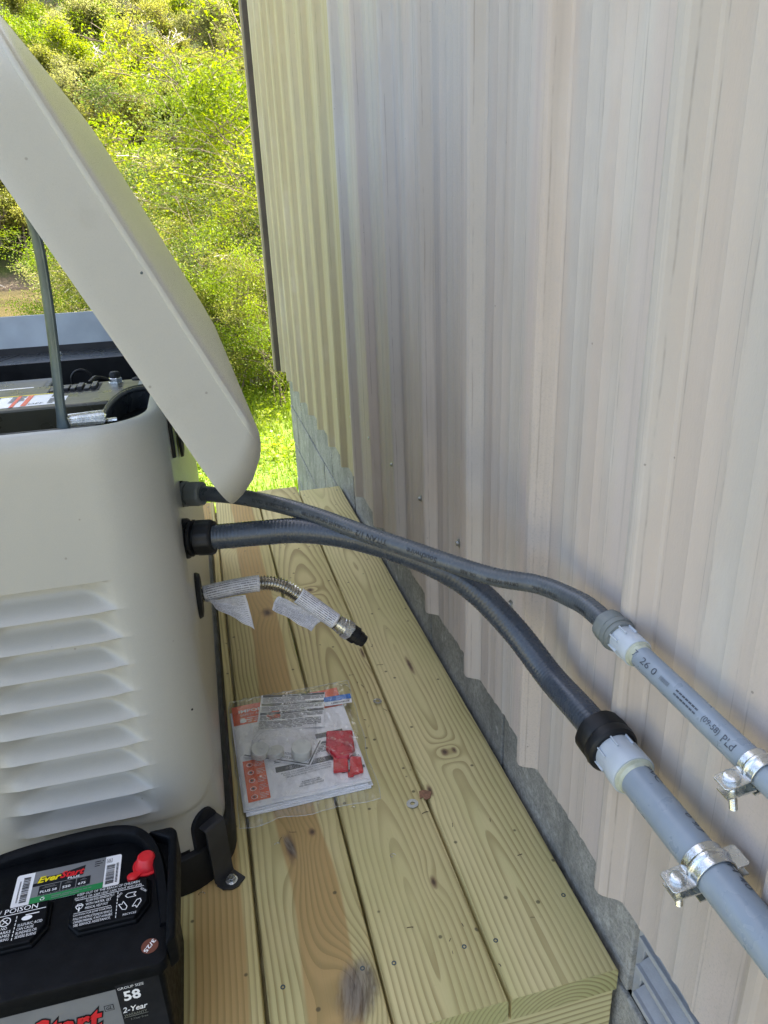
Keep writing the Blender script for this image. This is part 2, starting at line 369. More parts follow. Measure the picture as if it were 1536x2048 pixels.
def film(name, tint, gl, sc):
    k = Nd(name); p = k.vec(*k.obj()); n = k.noise(p, sc, 4., .65); n2 = k.noise(p, sc*3.5, 3., .6)
    t = k.n('ShaderNodeBsdfTransparent'); t.inputs[0].default_value = (*tint, 1); g = k.n('ShaderNodeBsdfGlossy'); g.inputs['Roughness'].default_value = .09
    bmp = k.n('ShaderNodeBump'); k.put(bmp.inputs['Height'], n+n2*.4); bmp.inputs['Distance'].default_value = .012; k.t.links.new(bmp.outputs[0], g.inputs['Normal'])
    d = k.n('ShaderNodeBsdfDiffuse'); d.inputs[0].default_value = (.8, .8, .8, 1)
    lw = k.n('ShaderNodeLayerWeight'); lw.inputs[0].default_value = .5
    mx = k.n('ShaderNodeMixShader'); mx.inputs[0].default_value = .018; k.t.links.new(t.outputs[0], mx.inputs[1]); k.t.links.new(d.outputs[0], mx.inputs[2])
    m2 = k.n('ShaderNodeMixShader'); k.put(m2.inputs[0], k.ss(X(k, lw.outputs['Facing']), 0., 1., .06, .22*gl)+k.ss(n2, .60, .70, 0., .22)); k.t.links.new(mx.outputs[0], m2.inputs[1]); k.t.links.new(g.outputs[0], m2.inputs[2])
    k.t.links.new(m2.outputs[0], k.out.inputs[0]); return k.m
M['film'] = film('clear_plastic_film', (.98, .98, .97), 1.0, 22); M['film2'] = film('thin_plastic_film', (.985, .985, .99), .6, 60)
k = Nd('plastic_edge'); k.set((.85, .87, .85), .15, 0, .8); k.b.inputs['Alpha'].default_value = .45; M['film_edge'] = k.m
def leafmat(name, cols, tr=.45):
    k = Nd(name); oi = k.n('ShaderNodeObjectInfo'); p = k.obj(); v = k.vec(*p)
    n = k.noise(v, 1.1, 2.)+(X(k, oi.outputs['Random'])-.5)*.35; n2 = k.noise(v, 23., 2.)
    c = k.mix(k.ss(n, .36, .64), cols[0], cols[1]); c = k.mix(k.ss(n2, .45, .7)*.5, c, cols[2])
    d = k.n('ShaderNodeBsdfDiffuse'); t = k.n('ShaderNodeBsdfTranslucent'); k.put(d.inputs[0], c); tc = k.n('ShaderNodeHueSaturation'); k.put(tc.inputs['Color'], c); tc.inputs['Value'].default_value = 1.25; tc.inputs['Saturation'].default_value = 1.1
    k.t.links.new(tc.outputs[0], t.inputs[0])
    g = k.n('ShaderNodeBsdfGlossy'); g.inputs['Roughness'].default_value = .45; g.inputs[0].default_value = (1, 1, 1, 1)
    m = k.n('ShaderNodeMixShader'); m.inputs[0].default_value = tr; k.t.links.new(d.outputs[0], m.inputs[1]); k.t.links.new(t.outputs[0], m.inputs[2])
    m2 = k.n('ShaderNodeMixShader'); m2.inputs[0].default_value = .015; k.t.links.new(m.outputs[0], m2.inputs[1]); k.t.links.new(g.outputs[0], m2.inputs[2])
    k.t.links.new(m2.outputs[0], k.out.inputs[0]); return k.m
LF = [leafmat('leaf_spring', ((0.149, 0.175, 0.030), (0.239, 0.248, 0.047), (0.338, 0.312, 0.093))), leafmat('leaf_olive', ((.17, .185, .06), (.25, .26, .085), (.32, .31, .13))),
      leafmat('leaf_bright', ((0.119, 0.192, 0.013), (0.208, 0.267, 0.017), (0.297, 0.312, 0.030)), .5), leafmat('leaf_deep', ((0.059, 0.092, 0.021), (0.109, 0.143, 0.025), (0.178, 0.202, 0.051)))]
BARK = [plain('bark_pale', (.30, .275, .235), .85, var=.35, scale=14), plain('bark_brown', (.15, .12, .09), .9, var=.3, scale=10), plain('bark_white', (.46, .43, .37), .85, var=.25, scale=14)]
M['grass'] = leafmat('grass_blades', ((.11, .19, .014), (.17, .25, .022), (.24, .29, .05)), .35)

#@@STRUCTURE
# ------------------------------------------------------------------ ground, river, hillside
def ground_h(x, y):
    n = mnoise.noise(Vector((x*.08, y*.08, 0)))
    if y < 6: h = -.9
    elif y < 34: t = (y-6)/28; h = -.9-4.4*(t*t*(3-2*t))
    elif y < 75: h = -5.3
    elif y < 79: t = (y-75)/4; h = -5.3+2.0*t
    else: h = -3.3+(y-79)*.52+n*2.5*min(1, (y-79)/12)
    if y > 260: h = 90+(y-260)*.05
    return h+.03*mnoise.noise(Vector((x*.7, y*.7, 3)))*min(1, max(0, y-2)/4+.4)+(n*.3 if y > 9 else 0)
ys = [-400, -120, -40, -15, -6, -2]+[i*.5 for i in range(-2, 40)]+[20+i*1.5 for i in range(0, 60)]+[112+i*8 for i in range(20)]+[300, 400, 700]
xs = [-700, -300, -140]+[-90+i*6 for i in range(9)]+[-38+i*1.6 for i in range(48)]+[40+i*7 for i in range(9)]+[140, 300, 700]
k = Nd('ground_cover'); x, y, z = k.pos(); p = k.vec(x, y, z); n1 = k.noise(p, .9, 5., .7); n2 = k.noise(p, 14, 4., .7)
c = k.mix(k.ss(n1, .35, .65), (.10, .17, .03), (.15, .20, .04)); c = k.mix(k.ss(n2, .5, .7)*.6, c, (.11, .085, .05))
far = k.mix(k.ss(n1, .35, .6), (.075, .07, .04), (.06, .085, .022)); mud = k.mix(k.ss(n2, .4, .6), (.20, .155, .11), (.12, .095, .065))
c = k.mix(k.ss(y+n1*1.2, 3.6, 4.6, 1, 0), c, k.mix(k.ss(n2, .35, .65), (.17, .17, .11), (.24, .235, .17))); c = k.mix(k.ss(y, 14, 24), c, far); c = k.mix(k.ss(y, 30, 34)*k.ss(y+n1*2, 78, 81, 1, 0), c, mud)  # unseen ground near the building is coloured to steer bounce light, less green
k.set(c, .95, 0, .1); k.bump(n2+n1, .03)
g = MB(); nx = len(xs); g.add([(x, y, ground_h(x, y)) for y in ys for x in xs], [(j*nx+i, j*nx+i+1, (j+1)*nx+i+1, (j+1)*nx+i) for j in range(len(ys)-1) for i in range(nx-1)])
tag(g.build('ground', k.m), kind='structure')
k = Nd('river_water'); p = k.pos(); wv = k.noise(k.vec(p[0]*.8, p[1]*2.2, 0), 1, 4., .6)
k.set(k.mix(k.ss(k.noise(k.vec(*p), .15, 3.), .4, .6), (.085, .075, .03), (.12, .10, .045)), .12, 0, .5); k.bump(wv, .06, .5)
g = MB(); g.quad([(-700, 30, -4.4), (700, 30, -4.4), (700, 79, -4.4), (-700, 79, -4.4)]); tag(g.build('river', k.m, smooth=False), kind='structure')

# ------------------------------------------------------------------ building
YE = 3.80          # far corner
XW, XF, PIT = .362, .382, .222
def rib_x(y, far=False):
    """face of the siding at y: raised ribs, low beads between"""
    t = (y-.543) % PIT
    if t > PIT-.022: a = (t-(PIT-.022))/.018; d = min(1, a)
    elif t < .004: d = 1
    elif t < .028: d = 1-(t-.004)/.024
    else: d = 0
    d = d*d*(3-2*d)
    for q in (.075, .105, .135, .165):
        if abs(t-q) < .006: d = max(d, .07*(1-abs(t-q)/.006))
    return XF-(XF-XW)*d
def sheet(y0, y1, z0, z1, proud):
    ys_ = []; kf = math.floor((y0-.543)/PIT)-1
    while .543+kf*PIT < y1+PIT:
        b = .543+kf*PIT
        ys_ += [b+q for q in (-.022, -.0185, -.015, -.0115, -.008, -.004, 0, .004, .009, .013, .018, .023, .028, .05, .069, .075, .081, .099, .105, .111, .129, .135, .141, .159, .165, .171, .185)]; kf += 1
    ys_ = [y0]+[q for q in ys_ if y0+.001 < q < y1-.001]+[y1]
    zs = [z0, z0+.003, z0+.05, .5, 1, 1.5, 2.2, z1]; mb = MB(); n = len(ys_)
    for s_ in (0, 1):
        vs_ = []
        for j, zz in enumerate(zs):
            for y_ in ys_:
                jag = .0022*mnoise.noise(Vector((y_*40, 0, 0)))+.0020*math.sin(y_*31) if j == 0 else 0
                vs_.append((rib_x(y_)-proud+s_*.0012+.0012*mnoise.noise(Vector((y_*2.3, zz*1.2, 0))), y_, zz+jag))
        mb.add(vs_, [((j*n+i, j*n+i+1, (j+1)*n+i+1, (j+1)*n+i) if not s_ else (j*n+i, (j+1)*n+i, (j+1)*n+i+1, j*n+i+1)) for j in range(len(zs)-1) for i in range(n-1)])
    m = len(zs)*n
    mb.f += [(i+1, i, m+i, m+i+1) for i in range(n-1)]; mb.m += [0]*(n-1)
    mb.f += [(j*n, m+j*n, m+(j+1)*n, (j+1)*n) for j in range(len(zs)-1)]; mb.m += [0]*(len(zs)-1)
    return mb
bld = thing('building', 'long building clad in weathered vertical metal siding over a concrete block foundation', 'building', (2.4, 1.0, -.9))
sheet(-2.6, 1.965, .150, 3.3, .0030).build('siding', M['siding'], bld, ang=20)
tag(sheet(1.935, YE, .165, 3.3, 0).build('siding', M['siding_far'], bld, ang=20), 'cleaner sheet of siding at the far end of the wall, yellowed with painted grass bounce')
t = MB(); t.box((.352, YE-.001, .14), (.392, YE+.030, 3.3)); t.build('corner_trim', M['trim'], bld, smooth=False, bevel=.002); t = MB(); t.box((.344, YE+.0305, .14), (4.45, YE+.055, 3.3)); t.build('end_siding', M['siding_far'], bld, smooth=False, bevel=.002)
# foundation of blocks
fb = MB(); XB = .41
fb.box((XB+.004, -2.6, -1.0), (XB+.2, .11, .3), 1); fb.box((XB+.004, .545, -1.0), (XB+.2, YE-.02, .3), 1); fb.box((XB+.004, .11, -1.0), (XB+.2, .545, -.04), 1)
rnd = random.Random(3)
for r in range(-5, 2):
    z0 = -.035+.205*r-0.; off = .203*(r % 2)
    b = .53-.406*12+off
    while b < YE:
        y0, y1 = b+.005, min(b+.401, YE); b += .406
        if r == 0 and abs(y1-.531) < .02: continue
        if y1-y0 < .02 or y1 < -2.5: continue
        fb.box((XB+rnd.uniform(-.001, .001), y0, z0+.005), (XB+.05, y1, min(.29, z0+.200)), 0)
fb.build('foundation', [M['block'], M['mortar']], bld, smooth=False, bevel=.002)
fe = MB(); fe.box((XB+.02, YE-.02, -1.0), (4.4, YE-.0005, .3)); fe.build('foundation_end', M['block'], bld, smooth=False)
r_ = MB(); r_.prism([(.2, -2.7, 3.3), (.2, YE+.2, 3.3), (2.4, YE+.2, 4.1), (2.4, -2.7, 4.1)], (0, 0, .06)); r_.prism([(2.4, -2.7, 4.1), (2.4, YE+.2, 4.1), (4.6, YE+.2, 3.3), (4.6, -2.7, 3.3)], (0, 0, .06))
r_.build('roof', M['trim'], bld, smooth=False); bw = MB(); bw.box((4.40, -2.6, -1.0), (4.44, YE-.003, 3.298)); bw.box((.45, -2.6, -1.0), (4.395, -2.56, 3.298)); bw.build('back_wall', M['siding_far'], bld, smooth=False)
# screws of the siding
for i in range(-2, 9):
    y_ = 1.069+.2215*i
    for zz in ((.356,) if i > -2 else ()) + ((1.35,) if i >= 4 else ()):
        s = MB(); xf = rib_x(y_)-(.0035 if y_ < 1.96 else 0)
        s.lathe((xf, y_, zz), (-1, 0, -.04), [(0, .0072), (.0012, .0074), (.0022, .006), (.0024, .0042), (.0062, .0040), (.0068, .003)], 6 if 0 else 12)
        s.build('screw', M['galv'], bld)
# foundation vent
vt = thing('foundation_vent', 'grey slatted crawl space vent set in the block foundation below the siding', 'vent', (.42, .33, -.035))
f_ = MB(); f_.box((.417, .522, -.033), (.44, .5445, .165)); f_.box((.417, .112, -.033), (.44, .134, .165)); f_.box((.4172, .134, -.033), (.44, .522, -.018)); f_.box((.452, .112, -.03), (.455, .54, .165)); f_.build('frame', M['vent'], vt, smooth=False, bevel=.0015)
for i in range(4):
    z0 = -.012+i*.047; s = MB(); s.prism([(.452, .136, z0+.030), (.410, .136, z0+.006), (.405, .136, z0+.006), (.405, .136, z0-.002), (.412, .136, z0-.002), (.454, .136, z0+.024)], (0, .384, 0)); s.build('slat', M['vent'], vt, smooth=False, bevel=.001)

# ------------------------------------------------------------------ deck
dk = thing('wooden_deck', 'low deck of pressure treated pine boards between the cabinet and the wall', 'deck', (0, 1.4, -.9))
BX = [(-.605, -.465), (-.460, -.320), (-.315, -.175), (-.170, -.030), (-.0255, .1130), (.1175, .2560), (.2600, .4020), (-.750, -.610)]
bmats = {
 6: wood('pine_wide_cathedral', .325, .012, -.012, 2.3, [(.3205, .981, .006, .009, 1.3), (.338, .981, .004, .008, .6), (.335, 1.255, .004, .03, .4), (.268, .90, .004, .012, .3)], amp=.045, freq=.0085),
 5: wood('pine_cathedral', .185, -.035, .05, 8.7, [(.185, 1.65, .009, .010, 1.2), (.25, 1.33, .003, .02, .4), (.22, .73, .004, .01, .5)], amp=.03, freq=.0088),
 4: wood('pine_heart_stripe', .15, .06, .004, 4.1, [(.032, .848, .007, .026, 1.2), (.068, .868, .005, .008, .5), (.079, .608, .012, .022, 2.2), (.012, 1.98, .010, .012, 1.), (.069, 1.57, .012, .02, .8), (.11, 1.62, .008, .010, .8)], heart=(.052, .030, .8), scars=[(.084, .607, .026, .044, -.25), (.032, .848, .0065, .026, .25)], amp=.012, freq=.0078),
 3: wood('pine_brown_stripe', -.28, .03, .0, 6.6, [(-.075, 1.5, .005, .02, .5)], heart=(-.078, .030, .75), amp=.008, freq=.0080),
 2: wood('pine_plain_a', -.2, .03, .03, 1.6), 1: wood('pine_plain_b', -.4, .02, -.02, 5.2), 0: wood('pine_plain_c', -.5, .05, .02, 7.9)}
bmats[7] = bmats[1]
M['endgrain'] = wood('pine_end_grain', .33, .07, 0, 3.3, end=True, freq=.0065, base=(.50, .46, .23)); M['rim'] = None
FARY = [2.41, 2.40, 2.395, 2.372, 2.405, 2.425, 2.378, 2.40]
for i, (a, b) in enumerate(BX):
    mb = MB(); y1 = FARY[i]; n = 24; y0 = .545
    rg = []
    for j in range(n+1):
        yy = y0+(y1-y0)*j/n; wv = .0012*mnoise.noise(Vector((yy*2.2, i*7.1, 0))); cp = .0008
        rg.append([Vector((a+wv, yy, -.037)), Vector((b+wv, yy, -.037)), Vector((b+wv, yy, -.004)), Vector((b+wv-.0016, yy, -.0011)), Vector((b+wv-.005, yy, cp*.2)), Vector(((a+b)/2, yy, -cp*.3)), Vector((a+wv+.005, yy, cp*.2)), Vector((a+wv+.0016, yy, -.0011)), Vector((a+wv, yy, -.004))])
    mb.rings(rg, 0, True); cap = len(mb.f)-2; mb.m[cap] = 1; mb.m[cap+1] = 1
    o = mb.build('deck_board', [bmats[i], M['endgrain']], dk, ang=40)
def wood_h(name, seed, axis):
    k = Nd(name); x, y, z = k.pos(); a, b = (x, z) if axis == 'x' else (y, z)
    rz = b+(k.noise(k.vec(a*2, b*8, seed), 1, 2.)-.5)*.03; ph = (rz/.011+k.noise(k.vec(a*3, b*9, seed), 1, 2.)*2).f('FRACT'); late = k.ss(ph, .4, .9)*k.ss(ph, .94, 1., 1, 0)
    c = k.mix(late*.75, (.60, .54, .29), (.27, .21, .09)); c = k.mix(k.ss(k.noise(k.vec(a*5, b*200, 0), 1, 3.), .5, .8)*.3, c, (.2, .17, .08)); k.set(c, .65, 0, .3); k.bump(late*-1., .0006, .6); return k.m
M['rim'] = wood_h('pine_rim', 2.2, 'x'); M['rim_y'] = wood_h('pine_side', 5.2, 'y')
for nm, a, b, mt in (('rim_joist', (-.750, .549, -.225), (.4005, .587, -.0375), 'rim'), ('rim_joist', (-.750, 2.33, -.225), (.4005, 2.368, -.0375), 'rim'), ('side_joist', (-.750, .588, -.225), (-.712, 2.329, -.0375), 'rim_y'), ('side_joist', (.362, .588, -.225), (.400, 2.329, -.0375), 'rim_y'), ('joist', (-.047, .588, -.225), (-.009, 2.329, -.0375), 'rim_y')):
    mb = MB(); mb.box(a, b); mb.build(nm, M[mt], dk, smooth=False, bevel=.002)
for px_, py_ in ((-.69, .64), (.33, .64), (-.69, 2.28), (.33, 2.28)):
    mb = MB(); mb.box((px_-.045, py_-.045, -.95), (px_+.045, py_+.045, -.0378 if 0 else -.2255)); mb.build('post', M['rim_y'], dk, smooth=False, bevel=.003)
# screw holes / heads in the boards
for (x_, y_) in ((.385, .66), (.27, .622), (.228, .625), (.135, .628), (.095, .632), (-.005, .635), (-.05, 2.33), (.10, 2.34), (.14, 2.35), (.24, 2.36), (.27, 2.33), (.385, 2.34)):
    s = MB(); s.lathe((x_, y_, -.0012), (0, 0, 1), [(0, .0034), (.0016, .0032), (.0017, .0018), (.0006, .0010)], 10); s.build('deck_screw', M['rod'], dk)

#@@GENERATOR
# ------------------------------------------------------------------ standby generator
gen = thing('standby_generator', 'bisque steel standby generator cabinet standing on the deck with its lid propped open', 'generator', (-.37, 1.4, 0))
GX0, GX1, GY0, GY1, GR, GT = -.69, -.055, .815, 2.0, .080, .677
def rrect(x0, x1, y0, y1, r, seg=10, sub=None):
    """closed rounded-rectangle outline, anticlockwise from the near-left corner; optional finer near side"""
    P = []
    for cx, cy, a in ((x0+r, y0+r, 180), (x1-r, y0+r, 270), (x1-r, y1-r, 0), (x0+r, y1-r, 90)):
        c = [(cx+r*math.cos(R_(a+90*q/seg)), cy+r*math.sin(R_(a+90*q/seg))) for q in range(seg+1)]
        if sub and a == 270: lx, ly = P[-1]; P += [(lx+(c[0][0]-lx)*i/sub, ly) for i in range(1, sub)]
        P += c
    return P
base = rrect(GX0, GX1, GY0, GY1, GR, 12, 150)
LZ = [.498-.0385*i for i in range(9)]; SM = lambda t: (lambda q: q*q*(3-2*q))(max(0., min(1., t)))
def louver(x, z):
    d = 0
    for zt in LZ:
        t = (zt-z)/.0385
        if 0 <= t < 1 or (zt == LZ[-1] and 1 <= t < 1.0):
            for xa, xb in ((-.318, -.134), (-.555, -.362)):
                rr = xb+.004*min(1, t*1.2); ll = xa
                er = SM((rr-x)/(.016+.045*(1-t))); el = SM((x-ll-.05*(1-t)*0)/.06)
                prof = (1-.12*t/.38) if t < .38 else .88*(1-SM((t-.38)/.62*.5)*2*1.0) if t < 1 else 0
                sc = SM(t/.05)                               # sharp undercut just below the lip
                d = max(d, .025*max(0, prof)*er*el*(.25+.75*sc))
            # slight lip bulge outwards at the bottom of each slat
            for xa, xb in ((-.318, -.134), (-.555, -.362)):
                bl = SM((t-.45)/.5)*SM((xb-x)/.03)*SM((x-xa)/.03); d -= .0035*bl
    return d
zl = [.062, .08, .10, .115, .128, .132, .136, .142, .15]
for zt in reversed(LZ):
    b = zt-.0385
    zl += [b+.0385*(1-t) for t in (.98, .9, .8, .7, .6, .5, .4, .3, .2, .13, .08, .05, .02, .0005)]+[zt+.0004, zt+.0011]
zl = sorted(set(round(q, 5) for q in zl)); zl += [.51, .53, .56, .60, .64, .658]
zl = sorted(zl)
PRX = .0028        # raised end panel
rings_ = []
for z in zl:
    rg = []
    for i, (x, y) in enumerate(base):
        cx = min(max(x, GX0+GR), GX1-GR); cy = min(max(y, GY0+GR), GY1-GR); nx_, ny_ = (x-cx), (y-cy); L = math.hypot(nx_, ny_) or 1; nx_ /= L; ny_ /= L
        o_ = 0
        if y < GY0+.0001 and GX0+GR < x < GX1-GR: o_ -= louver(x, z)
        # raised near-end panel with a rounded lower corner
        s_ = x if y <= GY0+GR and ny_ < 0 else (GX1 if x > -.3 else GX0)
        if ny_ < -.02:
            ang = math.degrees(math.atan2(nx_, -ny_)) if x > -.3 else 0      # 0 facing the camera .. 90 facing the wall
            e = 1
            if x > -.3:
                ue = (74-ang)*R_(1)*GR; ze = z-.132
                rc = .07; 
                if ue < rc and ze < rc: q = rc-math.hypot(rc-ue, rc-ze)
                else: q = min(ue, ze)
                e = SM(q/.0035+.5)
            else: e = SM((z-.132)/.0035+.5)
            o_ += PRX*e
        if z > GT-.03: pass
        rg.append(Vector((x+nx_*o_, y+ny_*o_, z)))
    rings_.append(rg)
def inset(pts, d, z): 
    out = []
    for x, y in pts:
        cx = min(max(x, GX0+GR), GX1-GR); cy = min(max(y, GY0+GR), GY1-GR); L = math.hypot(x-cx, y-cy) or 1
        out.append(Vector((x-(x-cx)/L*d, y-(y-cy)/L*d, z)))
    return out
for d, z in ((-.001, .666), (.0006, .671), (.004, .6755), (.010, .677), (.018, .6755), (.020, .669), (.0205, .65), (.021, .50)): rings_.append(inset(base, d, z))
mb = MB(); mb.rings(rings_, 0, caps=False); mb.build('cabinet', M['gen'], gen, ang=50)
mb = MB(); mb.rings([inset(base, .0212, .649), inset(base, .0212, .12)], 0, caps=False); mb.f.append(tuple(range(len(base), 2*len(base)))); mb.m.append(0); mb.build('cabinet_lining', M['black'], gen)
# composite base pad
pd = rrect(GX0-.012, GX1+.010, GY0-.012, GY1+.012, .092, 12); mb = MB()
mb.rings([[Vector((x, y, z)) if not q else Vector((x+(-.3-x)*q, y+(1.4-y)*q*.5, z)) for x, y in pd] for z, q in ((.0005, 0), (.052, 0), (.060, .006), (.0615, .02), (.0615, .1))], 0); mb.build('base_pad', M['rubber'], gen, ang=50)
mb = MB(); pd2 = rrect(GX0-.0015, GX1+.0015, GY0-.0015, GY1+.0015, .087, 12); mb.rings([[Vector((x, y, z)) for x, y in pd2] for z in (.060, .0665)], 0); mb.build('base_seal', M['black'], gen)
# hold-down bracket near the corner
# cut-out for the bracket (dark recess) is a domed black slot
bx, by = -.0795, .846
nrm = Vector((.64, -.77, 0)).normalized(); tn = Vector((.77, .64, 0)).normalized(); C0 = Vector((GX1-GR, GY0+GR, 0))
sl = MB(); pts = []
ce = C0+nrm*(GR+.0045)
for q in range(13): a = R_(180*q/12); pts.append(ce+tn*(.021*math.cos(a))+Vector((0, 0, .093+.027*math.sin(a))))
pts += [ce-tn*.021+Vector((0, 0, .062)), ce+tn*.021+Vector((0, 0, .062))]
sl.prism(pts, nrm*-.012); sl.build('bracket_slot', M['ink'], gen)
br = thing('x', None, None) if 0 else None
mb = MB(); o0 = C0+tn*.004
def BP(n_, t_, z_): return o0+nrm*n_+tn*t_+Vector((0, 0, z_))
prof = [(GR-.015, .100), (GR+.016, .100), (GR+.0185, .0985), (GR+.020, .096), (GR+.0225, .006), (GR+.024, .0035), (GR+.027, .0030)]
inner = [(a-(.003 if i > 1 else 0), b-(.003 if i < 3 else 0)) for i, (a, b) in enumerate(prof)]
rg = []
for (a, b), (c_, d_) in zip(prof, inner): rg.append([BP(a, -.0165, b), BP(a, .0165, b), BP(c_, .0165, max(d_, .0006)), BP(c_, -.0165, max(d_, .0006))])
mb.rings(rg, 0)
mb.prism([BP(GR+.024, -.0165, .0006), BP(GR+.036, -.0165, .0006), BP(GR+.047, -.008, .0006), BP(GR+.050, .001, .0006), BP(GR+.047, .0165, .0006), BP(GR+.024, .0165, .0006)], (0, 0, .0032))
brk = mb.build('mounting_bracket', M['satin'], gen, ang=30, bevel=.0008)
mb = MB(); c0 = BP(GR+.036, .001, .0038); mb.lathe(c0, (0, 0, 1), [(0, .0085), (.0012, .0085), (.0018, .007)], 20); mb.lathe(c0+Vector((0, 0, .0018)), (0, 0, 1), [(0, .0062), (.0045, .0062), (.0056, .005)], 6); mb.build('bolt', M['zinc'], brk, ang=25)
mb = MB(); mb.box((-.150, .806, .0008), (-.118, .8145, .012)); 
# small marks on the end panel: a plug dimple and a chip
mb = MB(); d0 = ony(190, 1045, GY0-.003); mb.lathe(d0+Vector((0, .0015, 0)), (0, -1, 0), [(0, .0034), (.0008, .0034), (.0014, .0024), (.0008, .0012)], 14); mb.build('rivet', M['gen'], gen)
mb = MB(); d0 = ony(390, 1404, .833); mb.lathe(Vector((-.0735, .8265, .292)), (.6, -.8, 0), [(0, .0016), (.0012, .001)], 8); mb.build('drain_hole', M['ink'], gen)

# ---- inside: sheets, control module, labels
def slab(pts, z, th, mats, name, par=gen, bevel=.0015, **kw):
    mb = MB(); mb.prism([(p[0], p[1], z) for p in pts], (0, 0, -th)); return mb.build(name, mats, par, smooth=False, bevel=bevel)
mb = MB(); mb.prism([(-.66, 1.953, .684), (-.66, 1.940, .602), (-.66, 1.944, .600), (-.66, 1.960, .684)], (.575, 0, 0)); mb.build('end_baffle', M['bluegrey'], gen, smooth=False, bevel=.001)
slab([(-.66, 1.80), (-.102, 1.80), (-.102, 1.936), (-.66, 1.936)], .596, .002, M['slate'], 'top_plate')
mb = MB(); mb.box((-.66, 1.9365, .590), (-.095, 1.9395, .612)); mb.build('flange', M['satin'], gen, smooth=False)
mb = MB(); mb.box((-.66, 1.797, .36), (-.102, 1.7995, .5955)); mb.build('air_duct', M['black'], gen, smooth=False)
mb = MB(); a, b = Vector((-.43, 1.932, .5966)), Vector((-.475, 1.802, .5966)); dd = Vector((.002, 0, 0)); mb.prism([a, a+dd, b+dd, b], (0, 0, -.0004)); mb.build('sheet_seam', M['ink'], gen, smooth=False)
for px_, py_, z in ((77, 685, .5965), (181, 671, .5965), (119, 709, .5965), (228, 727, None)):
    q = onz(px_, py_, z) if z else Vector((-.118, 1.7965, .55))
    s = MB(); s.lathe(q, (0, 0, 1) if z else (0, -1, 0), [(0, .0085), (.001, .0085), (.0015, .0062), (.006, .0055), (.0065, .003)], 12); s.build('screw', M['zinc'] if z else M['satin'], gen)
mb = MB(); c0 = Vector((-.105, 1.86, .596)); mb.box(c0+Vector((-.012, -.02, 0)), c0+Vector((.012, .02, .035))); mb.build('latch_tab', M['zinc'], gen, smooth=False, bevel=.003)
# rear-left module (dark box with a printed strip)
mb = MB(); mb.box((-.66, 1.42, .45), (-.298, 1.62, .592)); mod = mb.build('battery_charger_box', M['slate'], gen, bevel=.004)
lb = Label((-.45, 1.44, .5925), (1, 0, 0), (0, 1, 0)); lb.rect(.0, .02, .14, .15, 0, 0); lb.scrawl(.035, .07, .135, .095, 1, .0004, 1, random.Random(5), .5, 1); lb.build('print', [M['olive'], M['white']], mod, smooth=False)
# control cover with its rubber-topped bolt
cz = .622
cov = slab([(-.66, 1.205), (-.118, 1.205), (-.112, 1.215), (-.112, 1.372), (-.665, 1.372)], cz, .09, M['olive'], 'control_cover', bevel=.004)
mb = MB(); q = onz(232, 765, cz); mb.lathe(q, (0, 0, 1), [(0, .0135), (.0015, .0135), (.0017, .0115), (.008, .0115), (.010, .009)], 6); b_ = mb.build('cover_nut', M['zinc'], gen, ang=25)
mb = MB(); mb.lathe(q+Vector((0, 0, .0095)), (0, 0, 1), [(0, .0095), (.006, .0092), (.0095, .007), (.0105, .003)], 20); mb.build('rubber_cap', M['rubber'], b_)
# recess with connectors
mb = MB(); mb.box((-.262, 1.300, cz-.001), (-.178, 1.355, cz+.0006)); mb.build('cover_opening', M['ink'], gen, smooth=False)
mb = MB(); rn = random.Random(9)
for i in range(7): x_ = -.258+.011*i; mb.box((x_, 1.305+rn.uniform(0, .006), cz), (x_+.009, 1.338+rn.uniform(0, .012), cz+rn.uniform(.003, .008)))
mb.build('wiring_plug', M['satin'], gen, smooth=False, bevel=.001)
mb = MB(); pth = [Vector((-.215+.017*math.cos(R_(a)), 1.385, cz-.002+.017*math.sin(R_(a))+.006)) for a in range(-30, 211, 20)]; mb.tube(pth, .0024, 10); mb.build('wiring_loop', M['black'], gen)
mb = MB(); mb.tube(smooth_path([(-.20, 1.36, cz), (-.19, 1.385, cz+.004), (-.17, 1.40, cz-.01), (-.16, 1.43, cz-.06)], 16), .005, 10); mb.build('wiring_harness', M['black'], gen)
lb = Label((-.395, 1.215, cz+.0004), (1, 0, 0), (0, 1, 0))
lb.poly([(-.1, 0), (.172, .005), (.172, .058), (.155, .058), (-.1, .058)], 0, 0)
lb.poly([(-.1, .058), (.146, .058), (.146, .088), (-.1, .088)], 0, 0)
rn = random.Random(2)
for i, x_ in enumerate((-.06, .005, .042, .082)):
    if i in (1, 3): lb.rect(x_+.026, .006, x_+.034, .086, .0005, 1)
    lb.scrawl(x_+.002, .035, x_+.024, .084, 6, .0005, 2, rn, .45)
lb.rect(-.02, .083, .146, .088, .0006, 3)
for x_ in (.04, .092): lb.rect(x_, .003, x_+.006, .086, .0006, 1)
lb.text('OFF', .118, .012, .022, .010, .0006, 2); lb.scrawl(.146, .010, .158, .05, 5, .0005, 2, rn, .5); lb.ring(.166, .026, .0045, .001, .0006, 4)
lb.build('warning_label', [M['white'], M['orange'], M['dkgrey'], M['yellow'], M['blue']], gen, smooth=False)
# foam roll and steel channel along the near rim
mb = MB(); mb.tube([(-.66, 1.05, .6105), (-.12, 1.05, .6105)], .0135, 20); mb.build('air_seal_roll', M['rubber'], gen)
# light corner post at the wall side
mb = MB(); mb.box((-.112, 1.23, .40), (-.083, 1.45, .632)); mb.build('side_panel', M['bluegrey'], gen, smooth=False, bevel=.002)
mb = MB(); mb.lathe(onz(275, 759, .632), (0, 0, 1), [(0, .0095), (.003, .009), (.0045, .004)], 18); mb.build('rubber_bumper', M['rubber'], gen)
